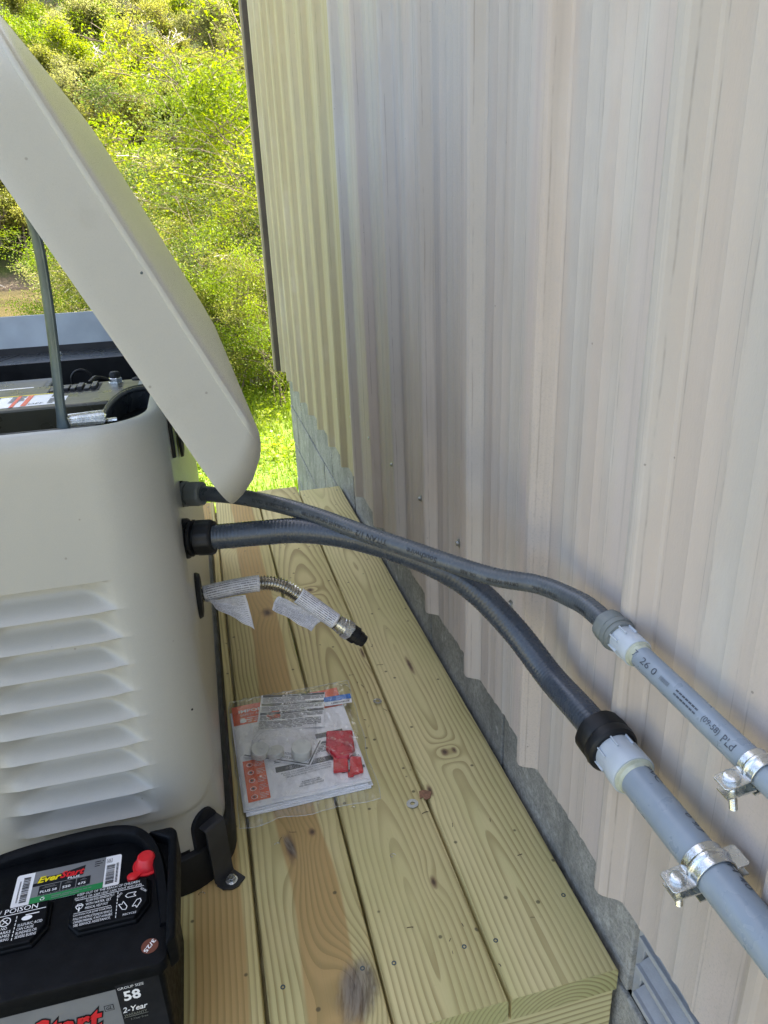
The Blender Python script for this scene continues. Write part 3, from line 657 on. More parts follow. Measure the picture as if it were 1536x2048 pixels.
# dark oval grommet plate and hinge spring at the corner
arc = [onz(a, b, .667) for a, b in ((203, 846), (211, 823), (228, 801), (252, 785), (282, 777), (312, 776), (345, 785))]
mb = MB(); pth = smooth_path(arc, 28); mb.tube(pth, .0035, 10); q = [p+Vector((0, .011, .001)) for p in pth]; mb.tube(q, .0028, 8)
rg = [[p, p+Vector((0, .012, .002)), p+Vector((0, .012, -.03)), p+Vector((0, 0, -.03))] for p in pth]; mb.rings(rg, 0); mb.build('hinge_housing', M['slate'], gen)
mb = MB(); pts = [Vector((q_.x, q_.y, .640)) for q_ in pth]+[Vector((-.085, .86, .64)), Vector((-.14, .845, .64))]; mb.prism(pts, (0, 0, -.02)); mb.build('hinge_tray', M['black'], gen)
mb = MB(); mb.tube([(-.135, .905, .662), (-.110, .905, .663)], .0032, 10); mb.tube([(-.137, .880, .660), (-.118, .880, .660)], .0028, 10); mb.build('hinge_pin', M['zinc'], gen)
mb = MB(); mb.box((-.128, .885, .63), (-.113, .92, .652)); mb.build('hinge_block', M['black'], gen, smooth=False, bevel=.002)
mb = MB()
pa = [onz(a, b, .672) for a, b in ((118, 851), (132, 838), (140, 831), (205, 823), (213, 829), (207, 842), (150, 846))]
mb.prism(pa, (0, 0, -.003)); mb.tube([onz(137, 838, .674), onz(208, 829, .674)], .0058, 12); mb.build('rod_bracket', M['zinc'], gen, ang=50)
# prop rod
rod = smooth_path([ony(126, 848, .868)+Vector((0, 0, -.004)), ony(120, 810, .868), ony(108, 700, .868), ony(92, 580, .862), ony(74, 480, .855), ony(50, 405, .845)], 24)
mb = MB(); rr = [.0068 if i > 3 else .0095-.0008*i for i in range(25)]; mb.tube(rod, rr, 14, squash=.62); 
mb.tube([p+Vector((.0042, -.0042, 0)) for p in rod], .0021, 8); mb.build('prop_rod', M['rod'], gen)

# ---- lid, propped open over the wall side
ang_l = math.atan2(.902, -.431)
U = Vector((math.cos(ang_l), 0, math.sin(ang_l))); N = Vector((U.z, 0, -U.x)); H = Vector((.051, 0, .644))
LU0, LU1, LY0, LY1, LRD = -.062, .535, .800, 1.985, .145
def lid_ring(ins, n, r=None, inside=False):
    r = (r or LRD)-ins*.6; out = []
    nb = ((-.2, 0), (-.071, 0), (-.060, .001), (-.035, .013), (-.012, .034), (-.005, .046), (0, .058), (.0021, .125), (.3, .125)); q_ = next(i for i in range(1, 9) if n <= nb[i][0])
    ib = nb[q_-1][1]+(nb[q_][1]-nb[q_-1][1])*(n-nb[q_-1][0])/(nb[q_][0]-nb[q_-1][0]) if not inside else ins
    x0, x1, y0, y1 = LU0+ib, LU1-ins*.8, LY0+ins*.55, LY1-ins*.55
    rb = .075-ins*.6
    for cx, cy, a, r in ((x0+rb*.75, y0+rb, 180, rb), (x1-r, y0+r, 270, r), (x1-r, y1-r, 0, r), (x0+rb*.75, y1-rb, 90, rb)):
        for q in range(13):
            t = R_(a+90*q/12); kx = .75 if cx < .2 else 1
            uu = cx+r*kx*math.cos(t); yy = cy+r*math.sin(t); tw = -.020*max(0, (yy-.9))/1.1
            out.append(H+U*uu+N*(n+tw)+Vector((0, yy, 0)))
    return out
prof = [(.000, -.071), (.001, -.066), (.007, -.055), (.018, -.036), (.031, -.015), (.0345, -.0085), (.0350, -.0070), (.0336, -.0062), (.0330, -.0048), (.0334, -.0030), (.0350, -.0014), (.0375, -.0010), (.0405, -.0022), (.044, -.0022), (.050, -.0004), (.07, .0014), (.11, .002)]
rg = [lid_ring(i_, n_) for i_, n_ in prof]
mb = MB(); mb.rings(rg[::-1], 0, caps=False)
cap = [p for p in rg[-1]]; mb.f.append(tuple(range(0, len(cap)))); mb.m.append(0)
inn = [(.0, -.071), (.007, -.071), (.0085, -.066), (.012, -.055), (.040, -.0165), (.055, -.012)]
rg2 = [lid_ring(i_, n_, None, True) for i_, n_ in inn]; mb.rings(rg2, 0, caps=False); mb.f.append(tuple(range(len(mb.v)-len(rg2[0]), len(mb.v)))); mb.m.append(0)
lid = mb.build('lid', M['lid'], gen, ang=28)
mb = MB(); q = ony(283, 546, .8065); mb.lathe(q+Vector((0, .0015, 0)), (0, -1, 0), [(0, .0015), (.0010, .0013), (.0016, .0007)], 10); mb.build('lid_plug', M['rod'], lid)
# corner latch pieces under the lid at the wall side
mb = MB(); mb.box((-.064, .93, .60), (-.05, .97, .66)); mb.build('hinge_leaf', M['black'], gen, smooth=False, bevel=.002)
# conduit hub plate on the wall side and the gas inlet grommet
mb = MB(); mb.lathe((-.053, 1.12, .578), (1, 0, 0), [(0, .033), (.004, .032), (.006, .022)], 28); mb.build('knockout_cap', M['rubber'], gen)
gy, gz = 1.0, .3655
mb = MB(); mb.lathe((-.057, gy, gz), (1, 0, -.02), [(0, .034), (.004, .0345), (.0085, .032), (.0095, .026), (.006, .019)], 32); mb.build('gas_grommet', M['rubber'], gen)

#@@CONDUITS
def nut(mb, p, ax, r, L, n=16, mi=0, rib=.0012):
    """ribbed compression nut"""
    t, a, b = frames([Vector((0, 0, 0)), Vector(ax)])[0]; rings = []
    for h, k_ in ((0, .93), (.06*L, 1), (.80*L, 1), (.93*L, .95), (L, .86)):
        rr = []
        for j in range(n*4):
            th = 2*math.pi*j/(n*4); q = r*k_+(rib if (j % 4) < 2 else 0); rr.append(Vector(p)+t*h+(a*math.cos(th)+b*math.sin(th))*q)
        rings.append(rr)
    mb.rings(rings, mi)
def ribbed(path, rad, pitch, amp):
    P = resample(path, pitch/3); return P, [rad+(amp if i % 3 == 0 else (amp*.4 if i % 3 == 1 else 0)) for i in range(len(P))]
# large conduit
lc = thing('large_flexible_conduit', 'thick dark grey ribbed flexible conduit from the black cabinet fitting to the lower pipe', 'conduit', (-.05, .93, .5))
pL = [(372, 1077, .955), (440, 1073, .950), (520, 1066, .942), (600, 1061, .935), (690, 1071, .925), (780, 1095, .91), (870, 1130, .89), (950, 1180, .885), (1030, 1262, .874)]
E1 = onx(1219, 1491, .342); E2 = onx(1237, 1270, .348)
PL = smooth_path([ond(*q) for q in pL]+[onx(1100, 1353, .338), E1+Vector((-.001, .062, 0)), E1+Vector((0, .03, 0)), E1], 160); P, Rr = ribbed(PL, .0160, .0048, .0005)
mb = MB(); mb.tube(P, Rr, 28); mb.build('jacket', M['conduit'], lc, ang=80)
mb = MB(); L_ = [p for p in PL]; cum = [0]
for a, b in zip(PL, PL[1:]): cum.append(cum[-1]+(b-a).length)
for s0 in (.435, .4375, .4405, .444): tube_text(mb, PL, .0170, '|||||||', s0, .020, R_(150), .0009, False)
mb.build('printed_mark', M['ink'], lc, smooth=False)
d0 = (PL[4]-PL[0]).normalized(); mb = MB(); p0 = Vector((-.057, PL[0].y, PL[0].z)); p0 = PL[0]-d0*((PL[0].x+.057)/d0.x)
Q = d0
mb.lathe(p0, Q, [(0, .0265), (.007, .0265), (.0075, .0225), (.010, .0225)], 6+26); nut(mb, p0+Q*.0115, Q, .0225, .005, 8, 0, .002); nut(mb, p0+Q*.019, Q, .0222, .024, 10, 0, .0011); mb.build('cabinet_fitting', M['black'], lc, ang=30)
d1 = (PL[-1]-PL[-8]).normalized(); e1 = PL[-1]
mb = MB(); nut(mb, e1-d1*.022, d1, .0262, .020, 7, 0, .0006); mb.lathe(e1-d1*.0022, d1, [(0, .0262), (.004, .0270), (.0095, .0262), (.012, .0235), (.0125, .0208)], 40); mb.build('pipe_fitting', M['black'], lc, ang=30)
# small conduit
sc_ = thing('small_flexible_conduit', 'thin grey flexible conduit with black lettering crossing above the thick one', 'conduit', (-.05, .95, .55))
pS = [(362, 988, 1.02), (415, 988, 1.005), (480, 994, .985), (560, 1010, .955), (640, 1034, .925), (730, 1067, .895), (820, 1098, .872), (900, 1126, .852), (990, 1154, .83), (1080, 1170, .808)]
PS = smooth_path([ond(*q) for q in pS]+[onx(1150, 1199, .344), onx(1186, 1222, .347), E2], 160); P, Rr = ribbed(PS, .0104, .0042, .00042)
mb = MB(); mb.tube(P, Rr, 24); mb.build('jacket', M['conduit_small'], sc_, ang=80)
mb = MB(); RS = .0107
ds = (PS[4]-PS[0]).normalized(); p0 = PS[0]-ds*((PS[0].x+.057)/ds.x)
mb.lathe(p0, ds, [(0, .0185), (.004, .0185), (.0045, .0165), (.006, .0165)], 6+20, 1); nut(mb, p0+ds*.006, ds, .0168, .008, 6, 0, .001); nut(mb, p0+ds*.0155, ds, .0165, .022, 8, 0, .0008); mb.build('cabinet_fitting', [M['connector'], M['black']], sc_, ang=30)
d2 = (PS[-1]-PS[-8]).normalized(); e2 = PS[-1]
mb = MB(); nut(mb, e2-d2*.020, d2, .0165, .014, 7, 0, .0006); mb.lathe(e2-d2*.005, d2, [(0, .0174), (.003, .0178), (.0055, .0174), (.0057, .0162), (.0105, .0158), (.011, .0135), (.0115, .0132)], 36); mb.build('pipe_fitting', M['connector'], sc_, ang=30)
mb = MB()
# lettering reads from the pipe end back towards the cabinet
cum = [0]
for a, b in zip(PS, PS[1:]): cum.append(cum[-1]+(b-a).length)
def s_at(px): 
    best = min(range(len(PS)), key=lambda i: abs((lambda c_: 768+FPX*c_.x/-c_.z)(CM.transposed() @ (PS[i]-CP))-px)); return cum[best]
def cam_angle(path, i, add=0):
    t, a, b = frames(path)[i]; v = (CP-path[i]); return math.atan2(v.dot(b), v.dot(a))+R_(add)
A0 = cam_angle(PS, 80)
for txt, px, ln, hh in (('Southwire', 880, None, .0068), ('TITAN 1/2', 778, None, .0068), ('1/2 CABLE', 712, None, .0042), ('105 DRY60 WET80', 676, None, .0044), ('OIL RES-DIRBUR', 596, None, .0044), ('CSA.75', 535, None, .0042)):
    tube_text(mb, PS, RS, txt, s_at(px), hh, A0+R_(14), ln, True, 0, lift=.0005)
for txt, px, ln in (('Southwire', 1190, None), ('TITAN 1/2 LFNC', 1130, None), ('DRY60 WET80', 1040, None), ('OIL RES', 960, None)):
    tube_text(mb, PS, RS, txt, s_at(px), .0040, A0+R_(26), ln, True, 0, lift=.0005)
mb.build('lettering', M['stamp2'], sc_, smooth=False)
# rigid pipes along the wall
def rigid(name, label, e, d, pts, rad, bell, words, fit_angle):
    pt = thing(name, label, 'pipe', tuple(e)); path = [q for i in range(3) for q in [pts[i].lerp(pts[i+1], t/40) for t in range(40)]]
    dd = (path[1]-path[0]).normalized()
    mb = MB(); mb.tube(path, rad, 36); mb.build('tube', M['pvc'], pt)
    mb = MB(); r = rad; L = bell
    mb.lathe(path[0]-dd*L*.25, dd, [(0, r*1.20), (.002, r*1.23), (L*.62, r*1.25), (L*.66, r*1.30), (L*.98, r*1.31), (L, r*1.28), (L+.0005, r*1.02)], 48)
    fr = frames(path)[0]
    for q in range(8):
        th = 2*math.pi*q/8+.3; c0 = fr[1]*math.cos(th)+fr[2]*math.sin(th); tt = fr[1]*-math.sin(th)+fr[2]*math.cos(th); o = path[0]-dd*L*.20+c0*r*1.21
        mb.prism([o-tt*.0007, o+tt*.0007, o+tt*.0007+dd*L*.5, o-tt*.0007+dd*L*.5], c0*.0022)
    mb.build('coupling', M['pvc_light'], pt, ang=30)
    mb = MB(); mb.lathe(path[0]+dd*L*.75, dd, [(0, r*1.22), (.0012, r*1.2), (.0025, r*1.06), (.0065, r*1.012)], 32); mb.build('cement_ring', M['cement'], pt)
    mb = MB(); A = cam_angle(path, 10)
    for txt, s0, hh, ln, da in words: tube_text(mb, path, rad, txt, s0, hh, A+R_(da), ln, False)
    mb.build('lettering', M['stamp'], pt, smooth=False)
    return pt, path
bigp, PB = rigid('rigid_conduit_pipe', 'thick grey plastic pipe running along the wall from the black fitting', e1, d1, [e1+Vector((0, -.010, 0)), e1+Vector((0, -.25, 0)), e1+Vector((0, -.5, 0)), e1+Vector((0, -1.6, 0))], .0167, .046, [('PVC', .040, .007, .022, -64), ('0 97', .100, .007, .022, -64), ('SCH 40', .140, .007, .040, -64)], 0)
smlp, PM = rigid('rigid_conduit_pipe', 'thin grey plastic pipe beside the wall above the thick one', e2, d2, [e2+Vector((0, -.008, 0)), e2+Vector((0, -.25, 0)), e2+Vector((0, -.5, 0)), e2+Vector((0, -1.6, 0))], .01067, .034, [('17', .027, .0062, .008, 8), ('26 0', .043, .0062, .022, 8), ('|||||||||||||', .071, .0035, .012, 8), ('=======', .092, .0050, .028, 8), ('(09-58)', .127, .0062, .020, 8), ('PLd', .151, .0062, .013, 8)], 0)
# pipe clamps
def clamp(label, path, i, rad, wd, turn):
    c = thing('pipe_clamp', label, 'clamp', tuple(path[i]), 'zinc clamps holding the rigid pipes'); t, a, b = frames(path)[i]; p = path[i]
    v = (CP-p); v = (v-t*v.dot(t)).normalized(); th0 = R_(turn); zz = Vector((0, 0, 1)); zz = (zz-t*t.z).normalized(); up = (zz*.85+v*.35).normalized(); sd_ = t.cross(up); sd_ = sd_*(-1 if sd_.x > 0 else 1)       # up: top of the strap
    mb = MB(); rg = []
    N_ = 26
    for q in range(N_+1):
        th = math.pi*q/N_; o_ = sd_*math.cos(th)+up*math.sin(th); bead = .0016
        rg.append([p+o_*(rad+.0006)+t*(-wd/2), p+o_*(rad+.0022)+t*(-wd/2), p+o_*(rad+.0022)+t*(-wd*.14), p+o_*(rad+.0022+bead)+t*(-wd*.06), p+o_*(rad+.0022+bead)+t*(wd*.06), p+o_*(rad+.0022)+t*(wd*.14), p+o_*(rad+.0022)+t*(wd/2), p+o_*(rad+.0006)+t*(wd/2)])
    mb.rings(rg, 0)
    for s_ in (1, -1):
        o_ = p+sd_*s_*(rad+.0006); ea = .021 if s_ > 0 else .0135
        mb.prism([o_+t*(-wd/2)+up*.0012, o_+t*(wd/2)+up*.0012, o_+t*(wd/2)+sd_*s_*(ea-.002)+up*.0012, o_+t*(wd/2-.002)+sd_*s_*ea+up*.0012, o_+t*(-wd/2+.002)+sd_*s_*ea+up*.0012, o_+t*(-wd/2)+sd_*s_*(ea-.002)+up*.0012], up*.0016)
    mb.build('strap', M['zinc'], c, ang=40, bevel=.0004)
    mb = MB()
    for s_ in (1, -1):
        o_ = p+sd_*s_*(rad*.80)-up*.0095
        mb.prism([o_+t*(-wd/2), o_+t*(wd/2), o_+t*(wd/2-.002)+sd_*s_*(rad*.2+.020), o_+t*(-wd/2+.002)+sd_*s_*(rad*.2+.020)] if s_ > 0 else [o_+t*(-wd/2), o_+t*(wd/2), o_+t*(wd/2)+sd_*s_*(rad*.2+.012), o_+t*(-wd/2)+sd_*s_*(rad*.2+.012)], up*.0016)
        mb.prism([o_+t*(-wd/2), o_+t*(-wd/2+.0016), o_+t*(-wd/2+.0016)-up*.006, o_+t*(-wd/2)-up*.006], sd_*s_*.012)
    mb.prism([p-sd_*rad*.95+t*(-wd/2)-up*(rad+.001), p-sd_*rad*.95+t*(wd/2)-up*(rad+.001), p+sd_*rad*.95+t*(wd/2)-up*(rad+.001), p+sd_*rad*.95+t*(-wd/2)-up*(rad+.001)], up*-.0016)
    mb.build('saddle', M['zinc'], c, ang=40)
    mb = MB()
    o_ = p+sd_*(rad+.0115)+up*.0028
    mb.lathe(o_, up, [(0, .0060), (.0012, .0064), (.0026, .0062), (.0036, .0050), (.0040, .0030)], 24)
    n_ = 34; mb.lathe(o_-up*.030, up, [(.030*j/n_, .0026 if j % 2 else .0031) for j in range(n_)], 14)
    mb.build('clamp_screw', M['zinc'], c, ang=30)
    return c
def idx(path, px): return min(range(len(path)), key=lambda i: abs((lambda c_: 768+FPX*c_.x/-c_.z)(CM.transposed() @ (path[i]-CP))-px))
clamp('zinc clamp on the thick lower pipe, its screw hanging down in front of the siding', PB, idx(PB, 1420), .0167, .021, 10)
clamp('zinc clamp on the thin upper pipe at the right edge', PM, idx(PM, 1512), .01067, .016, 10)

# ------------------------------------------------------------------ gas line
gas = thing('gas_line', 'corrugated stainless gas hose with a black end cap sticking out of the cabinet', 'gas hose', (-.05, gy, gz))
g0 = Vector((-.056, gy, gz)); gp = smooth_path([g0, (0, gy, .3705), (.045, gy, .3700), (.072, .998, .361), (.095, .993, .3425), (.122, .985, .318), (.150, .978, .292)], 60)
P, Rr = ribbed(gp, .0086, .0033, .0021)
mb = MB(); P2_ = resample(gp, .0044/6); Rr = [.0090+.0026*(.5+.5*math.cos(2*math.pi*i/6)) for i in range(len(P2_))]; mb.tube(P2_, Rr, 26); mb.build('corrugated_hose', M['steel'], gas, ang=60)
ge = gp[-1]; gd = (gp[-1]-gp[-6]).normalized()
mb = MB(); mb.lathe(ge-gd*.006, gd, [(0, .0105), (.001, .0128), (.010, .0130), (.0105, .0138), (.0125, .0138), (.013, .0128), (.016, .0128)], 32); mb.lathe(ge+gd*.010, gd, [(0, .0142), (.0008, .0150), (.012, .0150), (.0135, .0138)], 6); mb.build('hex_fitting', M['zinc'], gas, ang=25)
mb = MB(); mb.lathe(ge+gd*.0236, gd, [(0, .0118), (.0005, .0140), (.010, .0142), (.011, .0128), (.0115, .0115), (.019, .0118), (.0195, .0105), (.026, .0098), (.027, .007)], 12, phase=.2); mb.build('end_cap', M['black'], gas, ang=25)
# paper tags wrapped round the hose
k = Nd('printed_tag_paper'); u, v, _ = k.uv(); row = (v*19).f('FRACT'); rid = (v*19).f('FLOOR')
wn = k.noise(k.vec(u*70, rid*7.3, 0), 1, 2., .8); ln = k.ss((row-.5).f('ABSOLUTE'), .20, .26, 1, 0)*k.ss(wn, .42, .46)*k.ss(u, .03, .05)*k.ss(u, .93, .95, 1, 0)*k.ss(k.noise(k.vec(rid*1.7, 4, 0), 1, 0), .25, .3)
k.set(k.mix(ln*k.ss(k.noise(k.vec(u*3, v*4, 0), 1, 3.), .3, .6, .45, .85), (.70, .70, .74), (.06, .06, .07)), .4); k.bump(k.noise(k.vec(*k.obj()), 160, 3., .6), .004, .8)
M['tag'] = k.m
def wrap_tag(path, i0, i1, rad, a0, a1, tail, name='paper_tag', curl=.0):
    """sheet that goes round the hose from angle a0 to a1 and then leaves it as a straight flap"""
    fr = frames(path); mb = MB(); rows = list(range(i0, i1+1)); na = 22; nt_ = 12; W = na+nt_+1
    for ri, i in enumerate(rows):
        t, a, b = fr[i]; p = path[i]; base_ = None
        for j in range(na+1):
            th = a0+(a1-a0)*j/na; mb.v.append(p+(a*math.cos(th)+b*math.sin(th))*rad); mb.uv[len(mb.v)-1] = ((ri/(len(rows)-1)), j/W)
        th = a1; tang = (a*-math.sin(th)+b*math.cos(th))*(1 if a1 > a0 else -1); nn = a*math.cos(th)+b*math.sin(th); q0 = p+nn*rad
        for j in range(1, nt_+1):
            s_ = tail(ri/(len(rows)-1))*j/nt_; mb.v.append(q0+tang*s_+nn*curl*s_*s_*30+t*(.0)); mb.uv[len(mb.v)-1] = ((ri/(len(rows)-1)), (na+j)/W)
    for r in range(len(rows)-1):
        for j in range(W-1): a_ = r*W+j; mb.f.append((a_, a_+1, a_+W+1, a_+W)); mb.m.append(0)
    o = mb.build(name, M['tag'], gas, ang=60); s = o.modifiers.new('s', 'SOLIDIFY'); s.thickness = .0004; s.offset = 0; return o
def flap(c, bow):
    P4 = [ony(a, b, yy) for (a, b), yy in zip(c, (.987, .980, .968, .975))]; n = 12; mb = MB()
    for j in range(n+1):
        for i in range(n+1):
            u, v = i/n, j/n; p = (P4[0]*(1-u)+P4[1]*u)*(1-v)+(P4[3]*(1-u)+P4[2]*u)*v; mb.v.append(p+Vector((0, bow*(4*v*(1-v)*.7-.2*v+.15*math.sin(u*4)*v)+.0025*mnoise.noise(Vector((u*4, v*4, bow*100))), .002*mnoise.noise(Vector((u*5, v*5, 9+bow*100)))))); mb.uv[len(mb.v)-1] = (u, v*.95)
    mb.f = [(j*(n+1)+i, j*(n+1)+i+1, (j+1)*(n+1)+i+1, (j+1)*(n+1)+i) for j in range(n) for i in range(n)]; mb.m = [0]*n*n
    o = mb.build('paper_tag', M['tag'], gas, ang=60); q = o.modifiers.new('s', 'SOLIDIFY'); q.thickness = .0004; q.offset = 0
AG = cam_angle(gp, 10); fr0 = frames(gp)[10]; fr1 = frames(gp)[50]
def ang_of(fr, v): return math.atan2(Vector(v).dot(fr[2]), Vector(v).dot(fr[1]))
sgn = 1 if ang_of(fr0, (0, -.4, -1)) > ang_of(fr0, (0, -.4, 1)) else -1
top_a = ang_of(fr0, (0, .5, 1)); 
wrap_tag(gp, 2, 18, .0122, top_a, top_a+sgn*R_(200), lambda s: .004, curl=.0)
flap([(412, 1202), (491, 1190), (509, 1257), (432, 1216)], .010)
top_b = ang_of(fr1, (0.3, .3, 1)); wrap_tag(gp, 39, 58, .0125, top_b, top_b+sgn*R_(175), lambda s: .004, curl=0)
flap([(558, 1192), (655, 1238), (622, 1261), (544, 1218)], .012)

#@@BATTERY
# ------------------------------------------------------------------ car battery
bat = thing('car_battery', 'black car battery with a red terminal cap beside the cabinet', 'battery', (-.23, .65, 0))
BX0, BX1, BY0, BY1 = -.352, -.120, .570, .742
mb = MB(); mb.rings([[Vector((x, y, z)) for x, y in rrect(BX0+i_, BX1-i_, BY0+i_, BY1-i_, .006, 4)] for z, i_ in ((.0005, .004), (.155, .0025), (.1552, .001), (.163, .001))], 0); mb.build('case', M['battery'], bat, ang=30)
mb = MB(); mb.rings([[Vector((x, y, z)) for x, y in rrect(BX0-.002+i_, BX1+.004-i_, BY0-.004+i_, BY1+.002-i_, .009, 5)] for z, i_ in ((.1632, .002), (.165, 0), (.174, 0), (.1768, .0012), (.1775, .004))], 0)
bl = mb.build('battery_top', M['battery'], bat, ang=40)
# carrying handle folded round the far and right sides: a raised curved bar
hp = smooth_path([(-.350, .738, .184), (-.30, .748, .189), (-.24, .752, .192), (-.19, .7505, .194), (-.162, .744, .194), (-.146, .732, .193), (-.134, .712, .190), (-.126, .682, .186), (-.1215, .645, .183), (-.118, .61, .181)], 50)
mb = MB(); rg = []
for i, (p, (t, a, b)) in enumerate(zip(hp, frames(hp))):
    hh = .020; rg.append([p+a*q+Vector((0, 0, z)) for q, z in ((-.0065, -hh), (.0055, -hh), (.0065, -.003), (.0045, .001), (-.0045, .0015), (-.007, -.003))])
mb.rings(rg, 0); mb.build('handle', M['battery'], bat, ang=60)
mb = MB(); mb.prism([(-.142, .738, .15), (-.112, .738, .15), (-.106, .730, .15), (-.106, .585, .15), (-.116, .576, .15), (-.116, .72, .15)], (0, 0, .042)); mb.build('end_lug', M['battery'], bat, smooth=False, bevel=.004, segs=3)
mb = MB()
for x0 in (-.335, -.300, -.262, -.222): mb.prism([(x0, .7535, .150), (x0+.030, .7545, .150), (x0+.030, .7555, .186), (x0, .7545, .184)], (0, -.003, 0))
mb.box((-.345, .740, .15), (-.19, .7505, .176)); mb.build('grip_ribs', M['battery'], bat, smooth=False, bevel=.001)
# filler caps
for x0, x1 in ((-.218, -.138), (-.326, -.244)):
    mb = MB(); pts = [(x0, .672), (x1, .672), (x1+.001, .640), (x1-.012, .622), (x0+.010, .622), (x0-.001, .636)]
    cx, cy = (x0+x1)/2, .648
    mb.rings([[Vector((cx+(a-cx)*s, cy+(b-cy)*s, z)) for a, b in pts] for s, z in ((1.06, .176), (1.05, .1805), (1.0, .182), (.985, .1855), (.96, .1865))], 0); cp = mb.build('filler_cap', M['battery'], bat, smooth=False, bevel=.0012)
    lb = Label((x0, .622, .1868), (1, 0, 0), (0, 1, 0)); rn = random.Random(int(-x0*1000)); W = x1-x0
    if x0 > -.23:
        lb.text('KEEP OUT OF THE REACH OF CHILDREN', .004, .0445, .067, .0032, 0, 0); lb.text('DO NOT TIP. KEEP VENT CAPS TIGHT AND LEVEL', .002, .0400, .072, .0028, 0, 0)
        lb.rect(.003, .0385, .076, .0391, 0, 0); lb.rect(.003, .0215, .042, .0220, 0, 0)
        for i, t_ in enumerate(('FLUSH EYES IMMEDIATELY', 'WITH WATER. GET', 'MEDICAL HELP FAST')): lb.text(t_, .0145, .0340-.0048*i, .030-.003*i, .0032, 0, 0)
        for i, t_ in enumerate(('CAUTION FOR JUMP STARTING', 'FOLLOW INSTRUCTIONS IN VEHICLE', 'OWNERS MANUAL. IF NOT AVAILABLE', 'SEE SERVICE ASSISTANCE.')): lb.text(t_, .003+.0006*i, .0172-.0042*i, .040-.002*(i == 3), .0030, 0, 0)
        for i in range(8): lb.rect(.0478, .004+.0044*i, .0485, .0070+.0044*i, 0, 0)
        lb.ring(.008, .030, .0042, .0009, 0, 0, 6); lb.rect(.0072, .0235, .0088, .029, 0, 0); lb.rect(.004, .0305, .012, .0318, 0, 0)
        for a in (90, 210, 330):                                   # recycling arrows
            ca, sa = math.cos(R_(a)), math.sin(R_(a)); cx_, cy_ = .0625+.0085*ca, .0215+.0085*sa
            pts = [(-.0055, -.0028), (.0035, -.0028), (.0060, 0), (.0035, .0028), (-.0055, .0028), (-.0030, 0)]
            P_ = [(cx_+u_*-sa-v_*ca, cy_+u_*ca-v_*sa) for u_, v_ in pts]
            for q in range(6): lb.line(*P_[q], *P_[(q+1) % 6], .0008, 0, 0)
        lb.text('RECYCLE', .0555, .0045, .0140, .0024, 0, 0); lb.text('LEAD', .0490, .0300, .0065, .0026, 0, 0, ang=48); lb.text('RETURN', .0720, .0350, .0080, .0026, 0, 0, ang=-42)
    else:
        lb.text('DANGER / POISON', -.010, .0415, .081, .0062, 0, 0); lb.rect(0, .0392, .080, .0400, 0, 0)
        lb.ring(.040, .0315, .0058, .0010, 0, 0); lb.line(.036, .0355, .044, .0275, .0011, 0, 0); lb.line(.037, .0285, .042, .034, .0008, 0, 0)
        lb.text('NO', .0375, .0215, .006, .0035, 0, 0)
        for i, t_ in enumerate(('SPARKS', 'FLAMES', 'SMOKING')): lb.text(t_, .033, .0165-.0046*i, .015, .0033, 0, 0)
        for i in range(7): lb.rect(.0508, .006+.0045*i, .0516, .0090+.0045*i, 0, 0)
        lb.disc(.062, .031, .0055, 0, 0, 16, .0030); lb.rect(.060, .0345, .074, .0357, 0, 0)
        for i, t_ in enumerate(('SULFURIC ACID', 'CAN CAUSE', 'BLINDNESS OR', 'SEVERE BURNS')): lb.text(t_, .054, .0215-.0048*i, (.025, .017, .021, .021)[i], .0034, 0, 0)
        lb.scrawl(.004, .008, .028, .036, 6, 0, 0, rn, .7)
    lb.build('cap_print', M['white'], cp, smooth=False)
# red terminal cover
mb = MB(); mb.lathe((-.1415, .698, .1765), (0.02, .03, 1), [(0, .0165), (.0022, .0165), (.0026, .0135), (.014, .0100), (.0155, .0085), (.0158, .006)], 28); mb.lathe((-.1575, .6835, .1770), (0, 0, 1), [(0, .0058), (.004, .0055), (.005, .003)], 16)
mb.prism([(-.158, .681, .1772), (-.154, .678, .1772), (-.144, .688, .1772), (-.149, .693, .1772)], (0, 0, .0035))
rg = [[Vector((-.1415+.006*math.cos(a), .700+.006*math.sin(a), .192)) for a in [2*math.pi*j/16 for j in range(16)]]]; mb.build('terminal_cap', M['red'], bat, ang=30)
# date sticker
lb = Label((-.134, .589, .1778), (1, 0, 0), (0, 1, 0)); lb.disc(0, 0, .0088, 0, 0, 28); 
lb.text('3/25', .0005, -.0075, .0155, .0048, .0003, 1, bold=.02, ang=0)
b0 = len(lb.v)-len(text_geo('3/25', 1, 0, .02)[0]); 
for i in range(b0, len(lb.v)):                                    # print turned on the sticker
    q = lb.v[i]-Vector((-.134, .589, 0)); q.x -= .00825; q.y += .0051; a = R_(-128); lb.v[i] = Vector((-.134+q.x*math.cos(a)-q.y*math.sin(a), .589+q.x*math.sin(a)+q.y*math.cos(a), lb.v[i].z))
lb.build('date_sticker', [M['brown'], M['white']], bat, smooth=False)
